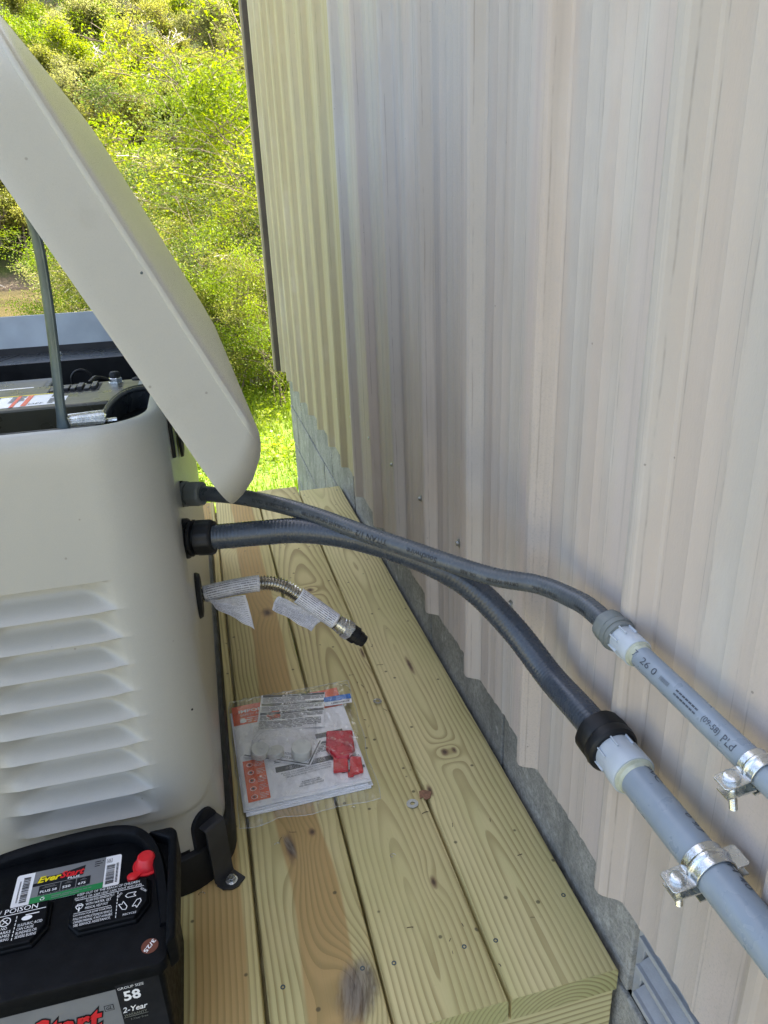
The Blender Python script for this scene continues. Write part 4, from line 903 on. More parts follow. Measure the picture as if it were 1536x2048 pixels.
# top label
rn = random.Random(4); W, H_ = .1165, .0455
lb = Label((-.2885, .6785, .1778), (1, 0, 0), (0, 1, 0)); lb.rect(0, 0, W, H_, 0, 0, r=.003)
lb.rect(.0195, .0, .0985, H_, .0002, 1); lb.rect(.0195, 0, .0985, .0085, .0004, 2); lb.rect(.0195, .0235, .060, .0282, .0004, 3)
lb.poly([(.0240, .0270), (.0255, .0350), (.0455, .0345), (.0760, .0400), (.0745, .0265), (.062, .0255), (.058, .0235), (.040, .0235)], .0005, 3)
for x0, x1, t_, hh in ((.0275, .0505, 'PLUS 58', 1), (.0515, .0675, '550', 1), (.0685, .0835, '675', 1)):
    lb.rect(x0, .0105, x1, .0225, .0005, 3); lb.text(t_, x0+.002, .0122, (x1-x0)*(.78 if len(t_) > 4 else .55), .0034, .0007, 0, bold=.02); lb.rect(x0+.004, .0185, x1-.004, .0190, .0007, 4); lb.rect(x0+.006, .0200, x1-.006, .0205, .0007, 4)
lb.text('Ever', .0245, .0272, .0255, .0088, .0008, 5, shear=.25, bold=.035); lb.text('Start', .0488, .0275, .0270, .0096, .0008, 6, shear=.3, bold=.035)
lb.text('PLUS', .0580, .0238, .0130, .0032, .0009, 0, bold=.02); lb.scrawl(.0865, .033, .0965, .0425, 3, .0005, 3, rn, .35); lb.scrawl(.027, .0088, .080, .0102, 1, .0005, 3, rn, .6, 1)
lb.scrawl(.043, .0015, .086, .0062, 2, .0006, 4, rn, .4); 
for a in (90, 210, 330):
    cx_, cy_ = .0335+.0018*math.cos(R_(a)), .0040+.0018*math.sin(R_(a)); lb.line(cx_-.0016*math.sin(R_(a)), cy_+.0016*math.cos(R_(a)), cx_+.0016*math.sin(R_(a)), cy_-.0016*math.cos(R_(a)), .0011, .0007, 0)
lb.bars(.0082, .005, .0158, .040, .0004, 3, rn); lb.scrawl(.0045, .006, .0060, .036, 22, .0004, 3, rn, .6, 1)
lb.bars(.1005, .0045, .1100, .0320, .0004, 3, rn); lb.scrawl(.1115, .0045, .1140, .033, 14, .0004, 3, rn, .6, 1)
lb.rect(.1000, .0355, .1062, .0415, .0004, 3); lb.rect(.1004, .0359, .1058, .0411, .0005, 0); lb.text('GL', .1010, .0367, .0044, .0036, .0006, 3, shear=.2, bold=.02)
lb.build('top_label', [M['white'], M['silver'], M['green'], M['ink'], M['silver'], M['yellow'], M['redp']], bat, smooth=False)
# front label
lb = Label((-.350, .5722, .0225), (1, 0, 0), (0, 0, 1)); lb.n = Vector((0, -1, 0)); lb.rect(.02, .01, .178, .1262, 0, 0, r=0); lb.rect(.178, .01, .222, .1322, 0, 1)
lb.poly([(.03, .055), (.03, .117), (.155, .112), (.155, .055)], .0002, 1) if 0 else None
lb.text('Ever', .030, .074, .062, .034, .0006, 3, shear=.25, bold=.035); lb.text('Start', .088, .074, .074, .0375, .0004, 1, shear=.3, bold=.07); lb.text('Start', .0895, .0755, .0705, .034, .0006, 4, shear=.3, bold=.03)
lb.text('PLUS', .115, .058, .040, .011, .0006, 2, bold=.02)
lb.rect(.163, .098, .1725, .1065, .0003, 1); lb.rect(.1637, .0987, .1718, .1058, .0004, 0); lb.text('GL', .1648, .0998, .0060, .005, .0005, 1, shear=.2, bold=.02)
lb.text('GROUP SIZE', .1800, .1240, .0260, .0036, .0005, 2); lb.text('58', .1840, .1060, .0170, .0145, .0005, 2, bold=.03)
lb.text('2-Year', .1795, .0890, .0255, .0082, .0005, 2, shear=.25, bold=.015); lb.text('WARRANTY', .1800, .0830, .0230, .0036, .0005, 5); lb.rect(.1795, .0815, .204, .0822, .0005, 5); lb.text('1-Year Free', .186, .076, .017, .003, .0005, 5)
lb.build('front_label', [M['silver'], M['ink'], M['white'], M['yellow'], M['redp'], M['galv']], bat, smooth=False)

#@@PAPERS
# ------------------------------------------------------------------ papers in a clear bag on the deck
def P2(pts, z): return [onz(a, b, z) for a, b in pts]
rn = random.Random(21)
ov = Vector((-.034, .925, .0))
man = thing('instruction_papers', 'stack of white and orange instruction papers inside the clear bag', 'papers', (.07, 1.06, 0), None)
ux = Vector((1, .0, 0)); a_ = R_(1.5); ux = Vector((math.cos(a_), math.sin(a_), 0)); uy = Vector((-math.sin(a_), math.cos(a_), 0)); O = Vector((-.028, .932, .001))
def sheet_(name, o, ux, uy, W, H_, z0, th, mats, par, wave=.0015, fn=None, n=10):
    """slightly curled pile of paper, then its print"""
    lb = Label(o, ux, uy); lb.n = Vector((0, 0, 1))
    hz = lambda x, y: z0+wave*mnoise.noise(Vector((x*14+z0*300, y*11, 0)))*1.5
    P_ = lambda x, y, h: Vector((*(lb.o+lb.ux*x+lb.uy*y).xy, hz(x, y)+h))
    g_ = [[P_(W*i/n, H_*j/n, th) for i in range(n+1)] for j in range(n+1)]; b_ = [[P_(W*i/n, H_*j/n, 0) for i in range(n+1)] for j in range(n+1)]
    m_ = n+1; lb.add([q for r in g_ for q in r]+[q for r in b_ for q in r], [(j*m_+i, j*m_+i+1, (j+1)*m_+i+1, (j+1)*m_+i) for j in range(n) for i in range(n)], 0)
    o2 = m_*m_
    for i in range(n):
        for a, b in ((i, i+1), (n*m_+i+1, n*m_+i)): lb.f.append((a, a+o2, b+o2, b)); lb.m.append(0)
        for a, b in (((i+1)*m_, i*m_), (i*m_+n, (i+1)*m_+n)): lb.f.append((a, a+o2, b+o2, b)); lb.m.append(0)
    k0 = len(lb.v); lb.P = lambda x, y, h=0: P_(x, y, th+.0004+h)
    # print follows the curl: rectangles are cut into strips
    def rect(x0, y0, x1, y1, h=0, mi=0, r=0.):
        nx_ = max(1, int((x1-x0)/.012)); ny_ = max(1, int((y1-y0)/.012))
        for i in range(nx_):
            for j in range(ny_):
                xa, xb = x0+(x1-x0)*i/nx_, x0+(x1-x0)*(i+1)/nx_; ya, yb = y0+(y1-y0)*j/ny_, y0+(y1-y0)*(j+1)/ny_; lb.quad([lb.P(xa, ya, h), lb.P(xb, ya, h), lb.P(xb, yb, h), lb.P(xa, yb, h)], mi)
    lb.rect = rect
    if fn: fn(lb)
    return lb.build(name, mats, par, ang=30)
MP = [M['paper'], M['orange'], M['dkgrey'], M['white'], M['blue']]
for i in range(4): sheet_('loose_sheet', O+Vector((.004*math.sin(i*2.1), -.006+.003*i, 0)), ux, uy, .205, .268-.004*i, .0012+.0022*i, .0016, [M['paper']], man, .0006)
def cover(lb):
    lb.rect(0, .212, .206, .270, 0, 1); lb.rect(.006, .012, .042, .112, 0, 1)
    lb.text('IMPORTANT', .012, .246, .085, .0095, .0003, 3, bold=.02); lb.text('SAFETY AND', .014, .236, .045, .006, .0003, 3); lb.disc(.018, .222, .006, .0003, 3)
    lb.text('IMPORTANTE', .150, .222, .030, .0050, .0003, 3); lb.scrawl(.012, .215, .10, .232, 3, .0003, 3, rn, .3)
    for i in range(5): y_ = .100-.0195*i; lb.disc(.017, y_, .0052, .0003, 3); lb.disc(.017, y_, .0042, .0004, 1); lb.disc(.017, y_, .0024, .0005, 2); lb.scrawl(.0265, y_-.007, .041, y_+.007, 4, .0003, 3, rn, .25)
sheet_('manual', O+Vector((0, .0, 0)), ux, uy, .206, .270, .0098, .0018, MP, man, .0012, cover)
def warn(lb):
    for y_, t_ in ((.098, 'WARNING'), (.072, 'AVERTISSEMENT'), (.046, 'ADVERTENCIA')):
        lb.rect(.003, y_, .123, y_+.0075, .0001, 2); lb.text(t_, .048, y_+.0018, .004*len(t_), .0042, .0004, 3, bold=.02); lb.poly([(.040, y_+.001), (.0465, y_+.001), (.0432, y_+.0065)], .0004, 3)
        lb.scrawl(.004, y_-.016, .121, y_-.002, 4, .0002, 2, rn, .42)
    lb.scrawl(.004, .004, .119, .028, 6, .0002, 2, rn, .42)
warp_x = (P2([(649, 1384)], .014)[0]-P2([(523, 1392)], .014)[0]).normalized(); wy = Vector((-warp_x.y, warp_x.x, 0))
ws = P2([(523, 1392)], .014)[0]-wy*.104; ws.z = 0
sheet_('warning_sheet', ws, warp_x, wy, .124, .106, .0128, .0004, MP, man, .0022, warn)
def band(lb):
    lb.rect(.012, .108, .140, .114, .0001, 2); lb.rect(.095, .125, .145, .138, .0001, 2); lb.scrawl(.014, .082, .120, .106, 6, .0002, 2, rn, .42)
    lb.rect(.014, .060, .122, .073, .0001, 2)
    for i, t_ in enumerate(('DO NOT REMOVE THIS LABEL', 'NE PAS ENLEVER CETTE ETIQUETTE', 'NO RETIRAR ESTA ETIQUETA')): lb.text(t_, .038, .0690-.0036*i, .062, .0026, .0004, 3)
    for i, t_ in enumerate(('PLACE ON MAIN ELECTRICAL PANEL', 'PLACER SUR LE PANNEAU ELECTRIQUE PRINCIPAL', 'UBICAR EN EL PANEL ELECTRICO PRINCIPAL')): lb.text(t_, .022+.003*i, .0530-.0052*i, .086-.004*i, .0036, .0003, 2)
    for i, t_ in enumerate(('SUITABLE FOR USE', 'AS SERVICE EQUIPMENT', 'AND SERVICE DISCONNECT')): lb.text(t_, .052-.003*i, .0240-.0046*i, .030+.006*i, .0034, .0003, 2, bold=.01)
    lb.rect(.120, .022, .134, .0275, .0002, 2); lb.rect(.136, .025, .160, .0315, .0002, 2); lb.scrawl(.118, .036, .158, .060, 7, .0002, 2, rn, .3)
sheet_('label_sheet', O+ux*.044+uy*.006, ux, uy, .160, .150, .0122, .0004, MP, man, .0016, band)
def gdis(lb):
    for r_1 in ((0.002, .002, .122, .0045), (.1195, .002, .122, .064)): lb.rect(*r_1, .0002, 2)
    lb.text('GENERATOR DISCONNECT', .118, .0140, .078, .0052, .0003, 2, ang=180); lb.text('LOCATED INSIDE OF', .118, .0230, .058, .0052, .0003, 2, ang=180)
g1, g2 = onz(485, 1512, .015), onz(648, 1536, .015); gx = (g2-g1).normalized(); gyv = Vector((-gx.y, gx.x, 0)); g1.z = 0
sheet_('disconnect_label', g1, gx, gyv, .124, .066, .0142, .0004, MP, man, .0012, gdis)
def blu(lb): lb.rect(.0, .012, .052, .027, .0001, 4); lb.text('10000048036', .013, .003, .034, .0048, .0003, 2, bold=.02)
s1 = onz(650, 1412, .015); s2 = onz(706, 1404, .015); sx = (s2-s1).normalized(); s1.z = 0; sheet_('part_sticker', s1, sx, Vector((-sx.y, sx.x, 0)), .052, .027, .0145, .0004, MP, man, .001, blu, 5)
# foam plugs in a small bag
for i, (px_, py_, h_) in enumerate(((517, 1494, .015), (551, 1500, .010), (601, 1490, .020))):
    q = onz(px_, py_, .017+h_); f = MB(); r_1 = (.0155, .0145, .0175)[i]; f.lathe((q.x, q.y, .0165), ((.15, -.2, 1), (-.1, .1, 1), (.05, -.15, 1))[i], [(0, r_1*.96), (.001, r_1), (h_-.0012, r_1), (h_, r_1*.95)], 32)
    tag(f.build('foam_plug', M['foam'], ang=30), ('left round white foam plug in the small bag', 'lowest round white foam plug, in the middle of the small bag', 'largest round white foam plug beside the red clip')[i], 'foam plug', 'white foam plugs in the small bag')
# red lever pieces
f = MB(); pts = P2([(653, 1468), (705, 1466), (710, 1504), (697, 1521), (672, 1522), (652, 1502)], .0185); f.prism([(q.x, q.y, .0165) for q in pts], (0, 0, .010)); rp = f.build('red_switch_cover', M['red2'], smooth=False, bevel=.003, segs=3)
tag(rp, 'larger dark red plastic piece with a six sided outline in the bag', 'plastic part')
f = MB(); pts = P2([(667, 1517), (695, 1514), (697, 1543), (667, 1546)], .017); f.prism([(q.x, q.y, .0155) for q in pts], (0, 0, .0075)); pts = P2([(700, 1515), (722, 1516), (727, 1545), (700, 1552)], .017); f.prism([(q.x, q.y, .0155) for q in pts], (0, 0, .0055)); pts = P2([(695, 1545), (707, 1548), (708, 1553), (696, 1555)], .017); f.prism([(q.x, q.y, .0155) for q in pts], (0, 0, .004))
tag(f.build('red_fuse_tab', M['redp'], smooth=False, bevel=.0015), 'small bright red plastic tabs below the larger dark red piece in the bag', 'plastic part')
# bags
def bag(name, label, corners, hfun, matn, n=44, seed=0, group=None):
    global bag_edge
    c = [Vector(q) for q in corners]; vs_, fs = [], []
    for j in range(n+1):
        for i in range(n+1):
            u, v = i/n, j/n; p = (c[0]*(1-u)+c[1]*u)*(1-v)+(c[3]*(1-u)+c[2]*u)*v
            e = min(u, 1-u, v, 1-v); wob = Vector((mnoise.noise(Vector((u*5, v*5, seed))), mnoise.noise(Vector((u*5, v*5, seed+9))), 0))*.006*(1-SM(e/.2))
            z = .0012+(hfun(u, v))*SM(e/.055); cr = abs(mnoise.noise(Vector((u*7+v*3, v*6, seed+3)))); cr2 = abs(mnoise.noise(Vector((u*16, v*13+u*6, seed+5))))
            z += SM(e/.05)*(.0065*(1-cr*2.2)*max(0, 1-cr*3)+.0034*max(0, 1-cr2*4)); z += .002*(1-SM(e/.05))*abs(mnoise.noise(Vector((u*20, v*20, seed+1))))
            vs_.append(p.xy.to_3d()+wob+Vector((0, 0, z)))
    m_ = n+1; fs = [(j*m_+i, j*m_+i+1, (j+1)*m_+i+1, (j+1)*m_+i) for j in range(n) for i in range(n)]
    mb = MB(); mb.add(vs_, fs); o = tag(mb.build(name, M[matn], ang=180), label, 'bag', group)
    ring = [i for i in range(m_)]+[j*m_+n for j in range(1, m_)]+[n*m_+i for i in range(n-1, -1, -1)]+[j*m_ for j in range(n-1, -1, -1)]
    mb = MB(); mb.tube([vs_[i]+Vector((0, 0, .0004)) for i in ring], .00045, 5, caps=False)
    if n > 50: mb.tube([vs_[(n-4)*m_+i]+Vector((0, 0, .0005)) for i in range(m_)], .0004, 5)
    mb.build('sealed_edge', M['film_edge'], o); return o
bag('plastic_bag', 'clear plastic bag of instruction papers lying on the deck boards', [(-.040, .905, 0), (.186, .905, 0), (.199, 1.238, 0), (-.038, 1.236, 0)], lambda u, v: .0205 if v < .86 else .0205*SM((1-v)/.14), 'film', 60)
bag('small_plastic_bag', 'small clear bag holding the round white foam plugs', [(-.018, 1.022, .0), (.110, 1.004, .0), (.118, 1.118, .0), (-.004, 1.130, .0)], lambda u, v: .016+.022*SM(min(u, 1-u)/.25)*SM(min(v, 1-v)/.3), 'film2', 40, 4)

#@@DEBRIS
def washer(px, py, ro, ri, m_, label, tilt=0):
    q = onz(px, py, .001); f = MB(); n = 28; ax = Vector((tilt, 0, 1)).normalized()
    pr = [(0, ro), (.0012, ro), (.0013, ri), (-.0001, ri)]; t, a, b = frames([Vector((0, 0, 0)), ax])[0]; rr = [[Vector((q.x, q.y, .0012+tilt*ro))+ax*h+(a*math.cos(2*math.pi*j/n)+b*math.sin(2*math.pi*j/n))*r for j in range(n)] for h, r in pr+[pr[0]]]
    f.rings(rr, 0, caps=False); tag(f.build('washer', M[m_], ang=30), label, 'washer', 'loose washers on the deck')
washer(755, 1404, .0085, .0042, 'zinc', 'shiny small washer on the deck near the top corner of the bag', .12)
washer(825, 1608, .0095, .0038, 'galv', 'dull grey washer on the deck beside the dry leaf scrap')
f = MB(); pts = P2([(838, 1583), (848, 1580), (862, 1584), (861, 1596), (850, 1600), (846, 1594), (840, 1597)], .002); f.prism([(q.x, q.y, .0015) for q in pts], (0, 0, .0012)); tag(f.build('leaf_scrap', M['leafdry'], smooth=False), 'brown scrap of dry leaf on the gap between two deck boards', 'leaf scrap')
# wood shavings, metal curls and twigs: loose litter
f = MB(); rn = random.Random(12)
lit = [(700, 1380), (715, 1365), (725, 1372), (735, 1385), (730, 1440), (738, 1452), (705, 1350), (760, 1330), (720, 1300), (850, 1625), (905, 1650), (1040, 1710), (700, 1540), (770, 1420), (745, 1290), (640, 1290), (980, 1640), (925, 1850), (900, 1880), (905, 1905), (820, 1855), (1065, 1835), (585, 1665), (560, 1680), (1000, 1930), (690, 1370)]
for (a, b) in lit:
    q = onz(a, b, .0012); L = rn.uniform(.004, .014); th = rn.uniform(0, 3.14); bend = rn.uniform(-.4, .4); pth = []
    for i in range(5): t_ = i/4-.5; pth.append(q+Vector((math.cos(th+bend*t_), math.sin(th+bend*t_), 0))*L*t_+Vector((0, 0, .0008*(1-4*t_*t_))))
    f.tube(pth, rn.uniform(.0003, .0006), 5)
tag(f.build('twig_litter', plain('twig_brown', (.07, .05, .03), .8)), 'dark twigs and fibres scattered over the deck boards', 'litter', kind='stuff')
for i, (a, b) in enumerate(((404, 1790), (786, 1713), (707, 1618), (555, 1691))):
    q = onz(a, b, .001); f = MB(); pth = [q+Vector((.0042*math.cos(t_), .0032*math.sin(t_), .0016+.0006*t_*.5)) for t_ in [j*.45 for j in range((9, 11, 7, 8)[i])]]; f.tube(pth, .00045, 6)
    tag(f.build('metal_shaving', M['zinc']), ('curled bright metal shaving on the brown board beside the battery', 'curled metal shaving on the board right of the large knot stain', 'curled metal shaving just below the bag', 'curled metal shaving beside the long grey knot')[i], 'metal shaving', 'curled metal shavings on the deck')

#@@PLANTS
# ------------------------------------------------------------------ plants
def plant_mesh(seed, height, nstem, lean, levels, nleaf, lsize, jit, rad, twig, arch=.25, crown_w=1.):
    rn = random.Random(seed); wood_ = MB(); tips = []
    def br(p, d, L, r, lv):
        n = 5 if lv < levels else 3; pts = [p.copy()]; q = p.copy(); dd = d.copy()
        for i in range(n):
            dd = (dd+Vector((rn.gauss(0, .13), rn.gauss(0, .13), rn.gauss(0, .07)+(.05 if lv == 0 else -arch*.25)))).normalized(); q = q+dd*L/n; pts.append(q.copy())
        rs = [max(twig, r*(1-.75*i/n)) for i in range(n+1)]; wood_.tube(pts, rs, 5 if lv else 7, caps=False)
        if lv >= levels-1: 
            for i in range(1, n+1): tips.append((pts[i], L/n))
        if lv < levels:
            m = (6 if lv == 0 else 4)+rn.randint(0, 2)
            for k_ in range(m):
                t_ = (.25 if lv == 0 and nstem == 1 else .2)+.78*(k_+rn.random())/m; i = min(n-1, int(t_*n)); b = pts[i].lerp(pts[i+1], t_*n-i); az = rn.uniform(0, 6.283)
                sd_ = Vector((math.cos(az), math.sin(az), rn.uniform(.05, .8)))*crown_w; nd = (dd*.5+sd_).normalized(); br(b, nd, L*rn.uniform(.38, .6)*(1.1-t_*.3), rs[i]*.55, lv+1)
    for s_ in range(nstem):
        az = rn.uniform(0, 6.283); l = lean*rn.uniform(.4, 1); d = Vector((math.cos(az)*l, math.sin(az)*l, 1)).normalized(); p = Vector((rn.gauss(0, .05*nstem**.5), rn.gauss(0, .05*nstem**.5), -.1)); br(p, d, height*rn.uniform(.7, 1), rad, 0)
    vs_ = []; fs = []; live = [q for q in tips if mnoise.noise(q[0]*(6.5/height)+Vector((seed, 0, 0))) > .04 or q[0].z < height*.3] or tips; rn.shuffle(live)
    for i in range(nleaf):
        c, sp = live[int(rn.random()**1.25*len(live))]; c = c+Vector((rn.gauss(0, jit), rn.gauss(0, jit), rn.gauss(0, jit*.8))); s_ = lsize*rn.uniform(.55, 1.25)
        a = Vector((rn.gauss(0, 1), rn.gauss(0, 1), rn.gauss(0, .6))).normalized(); b = a.cross(Vector((rn.gauss(0, 1), rn.gauss(0, 1), rn.gauss(0, 1)))).normalized(); k0 = len(vs_)
        up = a.cross(b)*.18*s_
        vs_ += [c-a*s_*.5, c-a*s_*.05+b*s_*.30+up, c+a*s_*.55, c-a*s_*.05-b*s_*.30+up]; fs.append((k0, k0+1, k0+2, k0+3))
    wm = bpy.data.meshes.new('trunk'); wm.from_pydata(wood_.v, [], wood_.f); wm.shade_smooth(); cm = bpy.data.meshes.new('crown'); cm.from_pydata(vs_, [], fs); return wm, cm
cnt = {}
def plant(name, label, cat, group, meshes, x, y, sc, rot, leaf, bark, z=None):
    r = bpy.data.objects.new(name, None); scene.collection.objects.link(r); r.location = (x, y, ground_h(x, y)-.02 if z is None else z); r.rotation_euler = (0, 0, rot); r.scale = (sc,)*3; r.empty_display_size = .2; tag(r, label, cat, group)
    for nm, me, mt in (('trunk', meshes[0], bark), ('crown', meshes[1], leaf)):
        o = bpy.data.objects.new(nm, me); scene.collection.objects.link(o); o.parent = r
        if not me.materials: me.materials.append(mt)
        o.material_slots[0].link = 'OBJECT'; o.material_slots[0].material = mt
    return r
rn = random.Random(33)
FAR = [plant_mesh(100+i, 10.5, 1, .12, 3, 11000, .27, .55, .17, .034, .1, 1.) for i in range(5)]
FARB = [plant_mesh(120+i, 3.6, 7, .8, 2, 3200, .20, .26, .06, .018, .5) for i in range(3)]
BARE = [plant_mesh(140+i, 9.5, 1, .15, 3, 1500, .22, .4, .17, .036, .1) for i in range(2)]
GRP = {'tree': 'trees on the far hillside', 'bush': 'bushes on the far bank'}
shades = [(0, 'yellow green'), (1, 'pale olive'), (2, 'bright green'), (3, 'deep green'), (0, 'yellow green'), (1, 'pale olive')]
rows = [(80.5, 3.4), (86, 3.8), (92, 4.0), (99, 4.3), (107, 4.6), (116, 5.0), (126, 5.5), (138, 6.2), (152, 7)]
for ri, (y0, st) in enumerate(rows):
    x = -.36*y0-3
    while x < .16*y0+3:
        xx, yy = x+rn.uniform(-1, 1)*st*.35, y0+rn.uniform(-2.4, 2.4); si, sn = shades[rn.randrange(6)]; bare = rn.random() < .14 and ri < 6
        ms = rn.choice(BARE) if bare else rn.choice(FAR); sc = rn.uniform(.72, 1.15)*(.85 if ri == 0 else 1.)
        where = 'at the foot of' if ri < 2 else ('halfway up' if ri < 5 else 'high on')
        plant('hillside_tree', ('thin nearly bare pale tree %s the wooded hillside' % where) if bare else ('%s leafy tree %s the wooded hillside' % (sn, where)), 'tree', 'bare trees on the hillside' if bare else '%s trees %s the hillside' % (sn, where), ms, xx, yy, sc, rn.uniform(0, 6.28), LF[si], BARK[2 if bare else (0 if rn.random() < .5 else 1)]); x += st
for i in range(46):
    xx = rn.uniform(-34, 16); yy = rn.uniform(77.6, 80) if i < 26 else rn.uniform(82, 100); si, sn = shades[rn.randrange(6)]
    plant('bank_bush', '%s bush %s' % (sn, 'overhanging the far river bank' if i < 26 else 'between the hillside trees'), 'bush', '%s bushes %s' % (sn, 'on the far bank' if i < 26 else 'on the hillside'), rn.choice(FARB), xx, yy, rn.uniform(.7, 1.3), rn.uniform(0, 6.28), LF[si], BARK[0])
# driftwood on the far bank
f = MB()
for i in range(26):
    x_ = rn.uniform(-30, 8); y_ = rn.uniform(76.2, 78.2); z_ = ground_h(x_, y_)+.15; L = rn.uniform(1, 3.5); th = rn.uniform(-.4, .4); f.tube([(x_, y_, z_), (x_+L*.5, y_+rn.uniform(-.3, .3), z_+rn.uniform(0, .3)), (x_+L*math.cos(th), y_+L*.2*math.sin(th), z_+rn.uniform(-.1, .4))], [.10, .07, .03], 6)
tag(f.build('driftwood', BARK[0]), 'pale driftwood and dead branches along the far river bank', 'driftwood', kind='stuff')
# near bank: leafy shrubs and saplings
NB = [plant_mesh(200+i, 3.2, 6, .55, 2, 22000, .044, .12, .018, .0028, .30) for i in range(3)]
NT = [plant_mesh(220+i, 6.0, 3, .25, 3, 34000, .060, .17, .055, .006, .25) for i in range(3)]
TW = [plant_mesh(240+i, 3.0, 11, .8, 2, 5000, .040, .14, .018, .0048, .9) for i in range(2)]
near = [  # kind, x, y, scale, leaf, label
 ('T', 1.55, 12.5, .95, 2, 'tall bright green sapling right behind the corner of the building'), ('T', .7, 17.5, .72, 0, 'yellow green sapling standing behind the bright one at the corner'),
 ('T', -.6, 22, .62, 0, 'yellow green tree in the middle of the near river bank'), ('T', -2.1, 25, .62, 1, 'pale olive tree on the near bank above the lid'), ('T', -.2, 29, .75, 3, 'deep green tree at the water edge'),
 ('T', 2.6, 20, 1.2, 3, 'deep green tree mostly behind the building corner'), ('T', 1.3, 27, .8, 1, 'pale olive tree beyond the bright saplings'),
 ('T', -3.1, 31, .6, 0, 'yellow green tree at the water edge behind the lid'),
 ('B', .95, 9.6, .92, 2, 'bright green shrub beside the building corner'), ('B', .35, 10.6, .9, 0, 'yellow green shrub between the lid and the building'), ('B', -.15, 12.4, 1.0, 0, 'yellow green shrub just right of the lid edge'), ('B', 1.5, 10.8, 1.0, 3, 'deep green shrub at the foot of the wall corner'),
 ('B', .55, 13.5, 1.1, 1, 'pale olive shrub behind the first row of shrubs'), ('B', -.95, 14.5, 1.0, 0, 'yellow green shrub behind the middle of the lid'), ('B', -1.9, 17.5, 1.0, 2, 'bright green shrub behind the lid on the bank'), ('B', -2.5, 20, .75, 0, 'small yellow green shrub right of the river gap'),
 ('B', -3.1, 15.5, .36, 3, 'deep green shrub hidden low behind the cabinet'), ('B', -.3, 17.5, 1.2, 3, 'deep green shrub in the second row'), ('B', -1.3, 20.5, 1.2, 1, 'pale olive shrub near the water'), ('B', -5.9, 24, .3, 0, 'low yellow green shrub left of the prop rod'),
 ('B', .18, 7.5, .50, 0, 'low yellow green shrub at the edge of the grass below the lid corner'), ('B', .72, 7.3, .52, 2, 'low bright green shrub on the grass beside the building corner'), ('B', -.25, 7.9, .55, 2, 'low bright green shrub on the grass behind the cabinet'), ('B', 1.15, 8.4, .7, 0, 'yellow green shrub behind the building corner'), ('B', .45, 8.5, .72, 3, 'deep green shrub behind the two low shrubs'), ('B', -.8, 9.0, .6, 0, 'yellow green shrub on the grass hidden by the lid'), 
 ('W', .55, 8.9, .62, 0, 'arching bare branches low beside the building corner'), ('W', 1.05, 11.2, .8, 1, 'tangle of pale bare twigs behind the bright shrub'), ('W', -.05, 10.3, .7, 0, 'pale bare twigs just right of the lid tip'), ('W', .1, 14.6, 1.1, 1, 'pale arching branches between the yellow green shrubs'), ('W', -1.2, 16.4, 1.0, 1, 'tall pale bare branches behind the lid'), ('W', .9, 16, 1.5, 0, 'tall pale branches left of the bright sapling')]
for i, (kd, x_, y_, sc, li, lab) in enumerate(near):
    ms = {'T': NT, 'B': NB, 'W': TW}[kd][i % (2 if kd == 'W' else 3)]
    plant({'T': 'sapling', 'B': 'shrub', 'W': 'twiggy_shrub'}[kd], lab, {'T': 'tree', 'B': 'shrub', 'W': 'shrub'}[kd], {'T': 'saplings on the near bank', 'B': 'shrubs on the near bank', 'W': 'twiggy shrubs on the near bank'}[kd], ms, x_, y_, sc, i*1.7, LF[li], BARK[2 if kd == 'W' else 1])
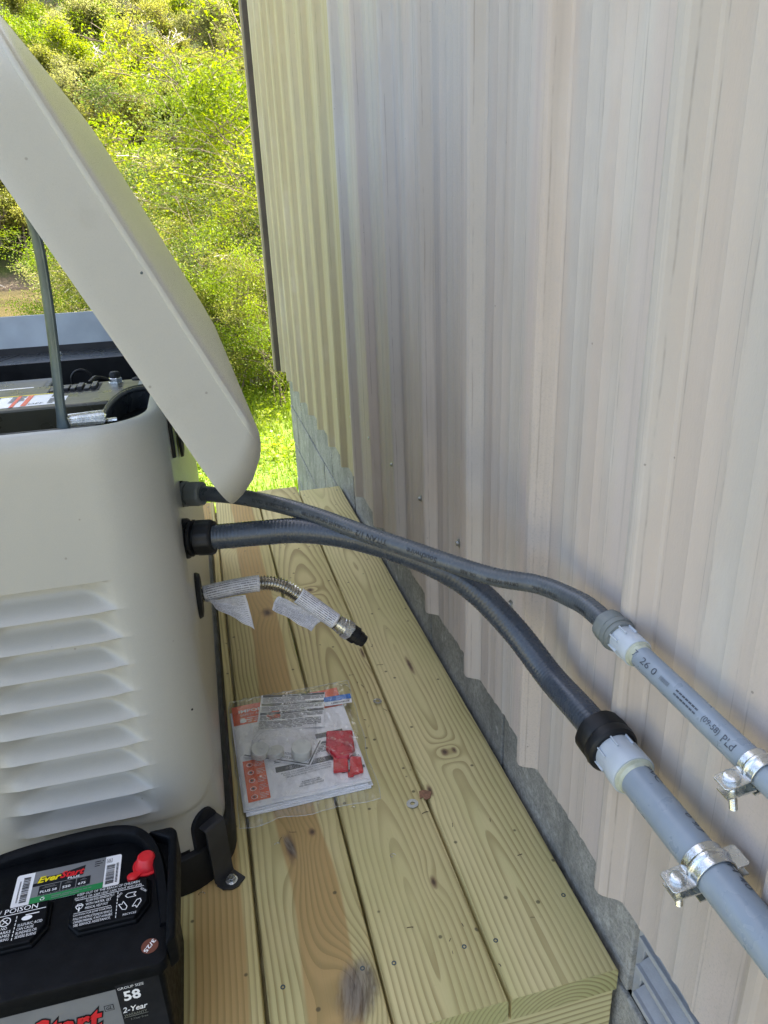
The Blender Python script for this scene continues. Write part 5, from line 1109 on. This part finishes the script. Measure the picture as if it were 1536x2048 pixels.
# grass
rn = random.Random(8); vs_ = []; fs = []
def blade(x_, y_, h, w_):
    z_ = ground_h(x_, y_); a = rn.uniform(0, 6.28); dx, dy = math.cos(a)*w_, math.sin(a)*w_; lx, ly = rn.gauss(0, .35)*h, rn.gauss(0, .35)*h; k0 = len(vs_)
    vs_.extend([(x_-dx, y_-dy, z_-.01), (x_+dx, y_+dy, z_-.01), (x_+dx*.7+lx*.4, y_+dy*.7+ly*.4, z_+h*.6), (x_-dx*.7+lx*.4, y_-dy*.7+ly*.4, z_+h*.6), (x_+lx, y_+ly, z_+h)]); fs.extend([(k0, k0+1, k0+2, k0+3), (k0+3, k0+2, k0+4)])
for i in range(52000):
    y_ = 2.6+rn.random()**1.3*9; x_ = rn.uniform(-1.8-.1*y_, .9+.25*y_) if i % 4 else rn.uniform(-5, 5)
    if x_ > .4 and y_ < 3.95: continue
    cl = mnoise.noise(Vector((x_*1.6, y_*1.6, 0))); h = (.05+.07*max(0, cl+.2))*rn.uniform(.5, 1.4)*(1+.12*max(0, y_-5)); blade(x_, y_, h, .0028+.0006*y_*.5)
me = bpy.data.meshes.new('grass'); me.from_pydata(vs_, [], fs); me.materials.append(M['grass']); o = bpy.data.objects.new('grass', me); scene.collection.objects.link(o); tag(o, 'bright sunlit grass and weeds beyond the deck', 'grass', kind='stuff')

vs_ = []; fs = []
for i in range(30000):
    y_ = rn.uniform(5.2, 10.5); x_ = rn.uniform(-.28*y_, .9+.2*y_); cl = mnoise.noise(Vector((x_*2.2, y_*2.2, 7)))
    if cl < -.05 and rn.random() < .8: continue
    top = (.06+.42*max(0, min(1, (y_-5.4)/2.2)))*(.45+.9*max(0, cl+.1)); z_ = ground_h(x_, y_)+top*rn.random()**.6; s_ = rn.uniform(.02, .05)
    a = Vector((rn.gauss(0, 1), rn.gauss(0, 1), rn.gauss(0, .4))).normalized(); b = a.cross(Vector((rn.gauss(0, .5), rn.gauss(0, .5), 1))).normalized(); c = Vector((x_, y_, z_)); k0 = len(vs_)
    vs_ += [c-a*s_*.5, c+b*s_*.32, c+a*s_*.5, c-b*s_*.32]; fs.append((k0, k0+1, k0+2, k0+3))
me = bpy.data.meshes.new('weeds'); me.from_pydata(vs_, [], fs); me.materials.append(LF[2]); o = bpy.data.objects.new('weeds', me); scene.collection.objects.link(o); tag(o, 'leafy green weeds growing at the foot of the shrubs', 'weeds', kind='stuff')
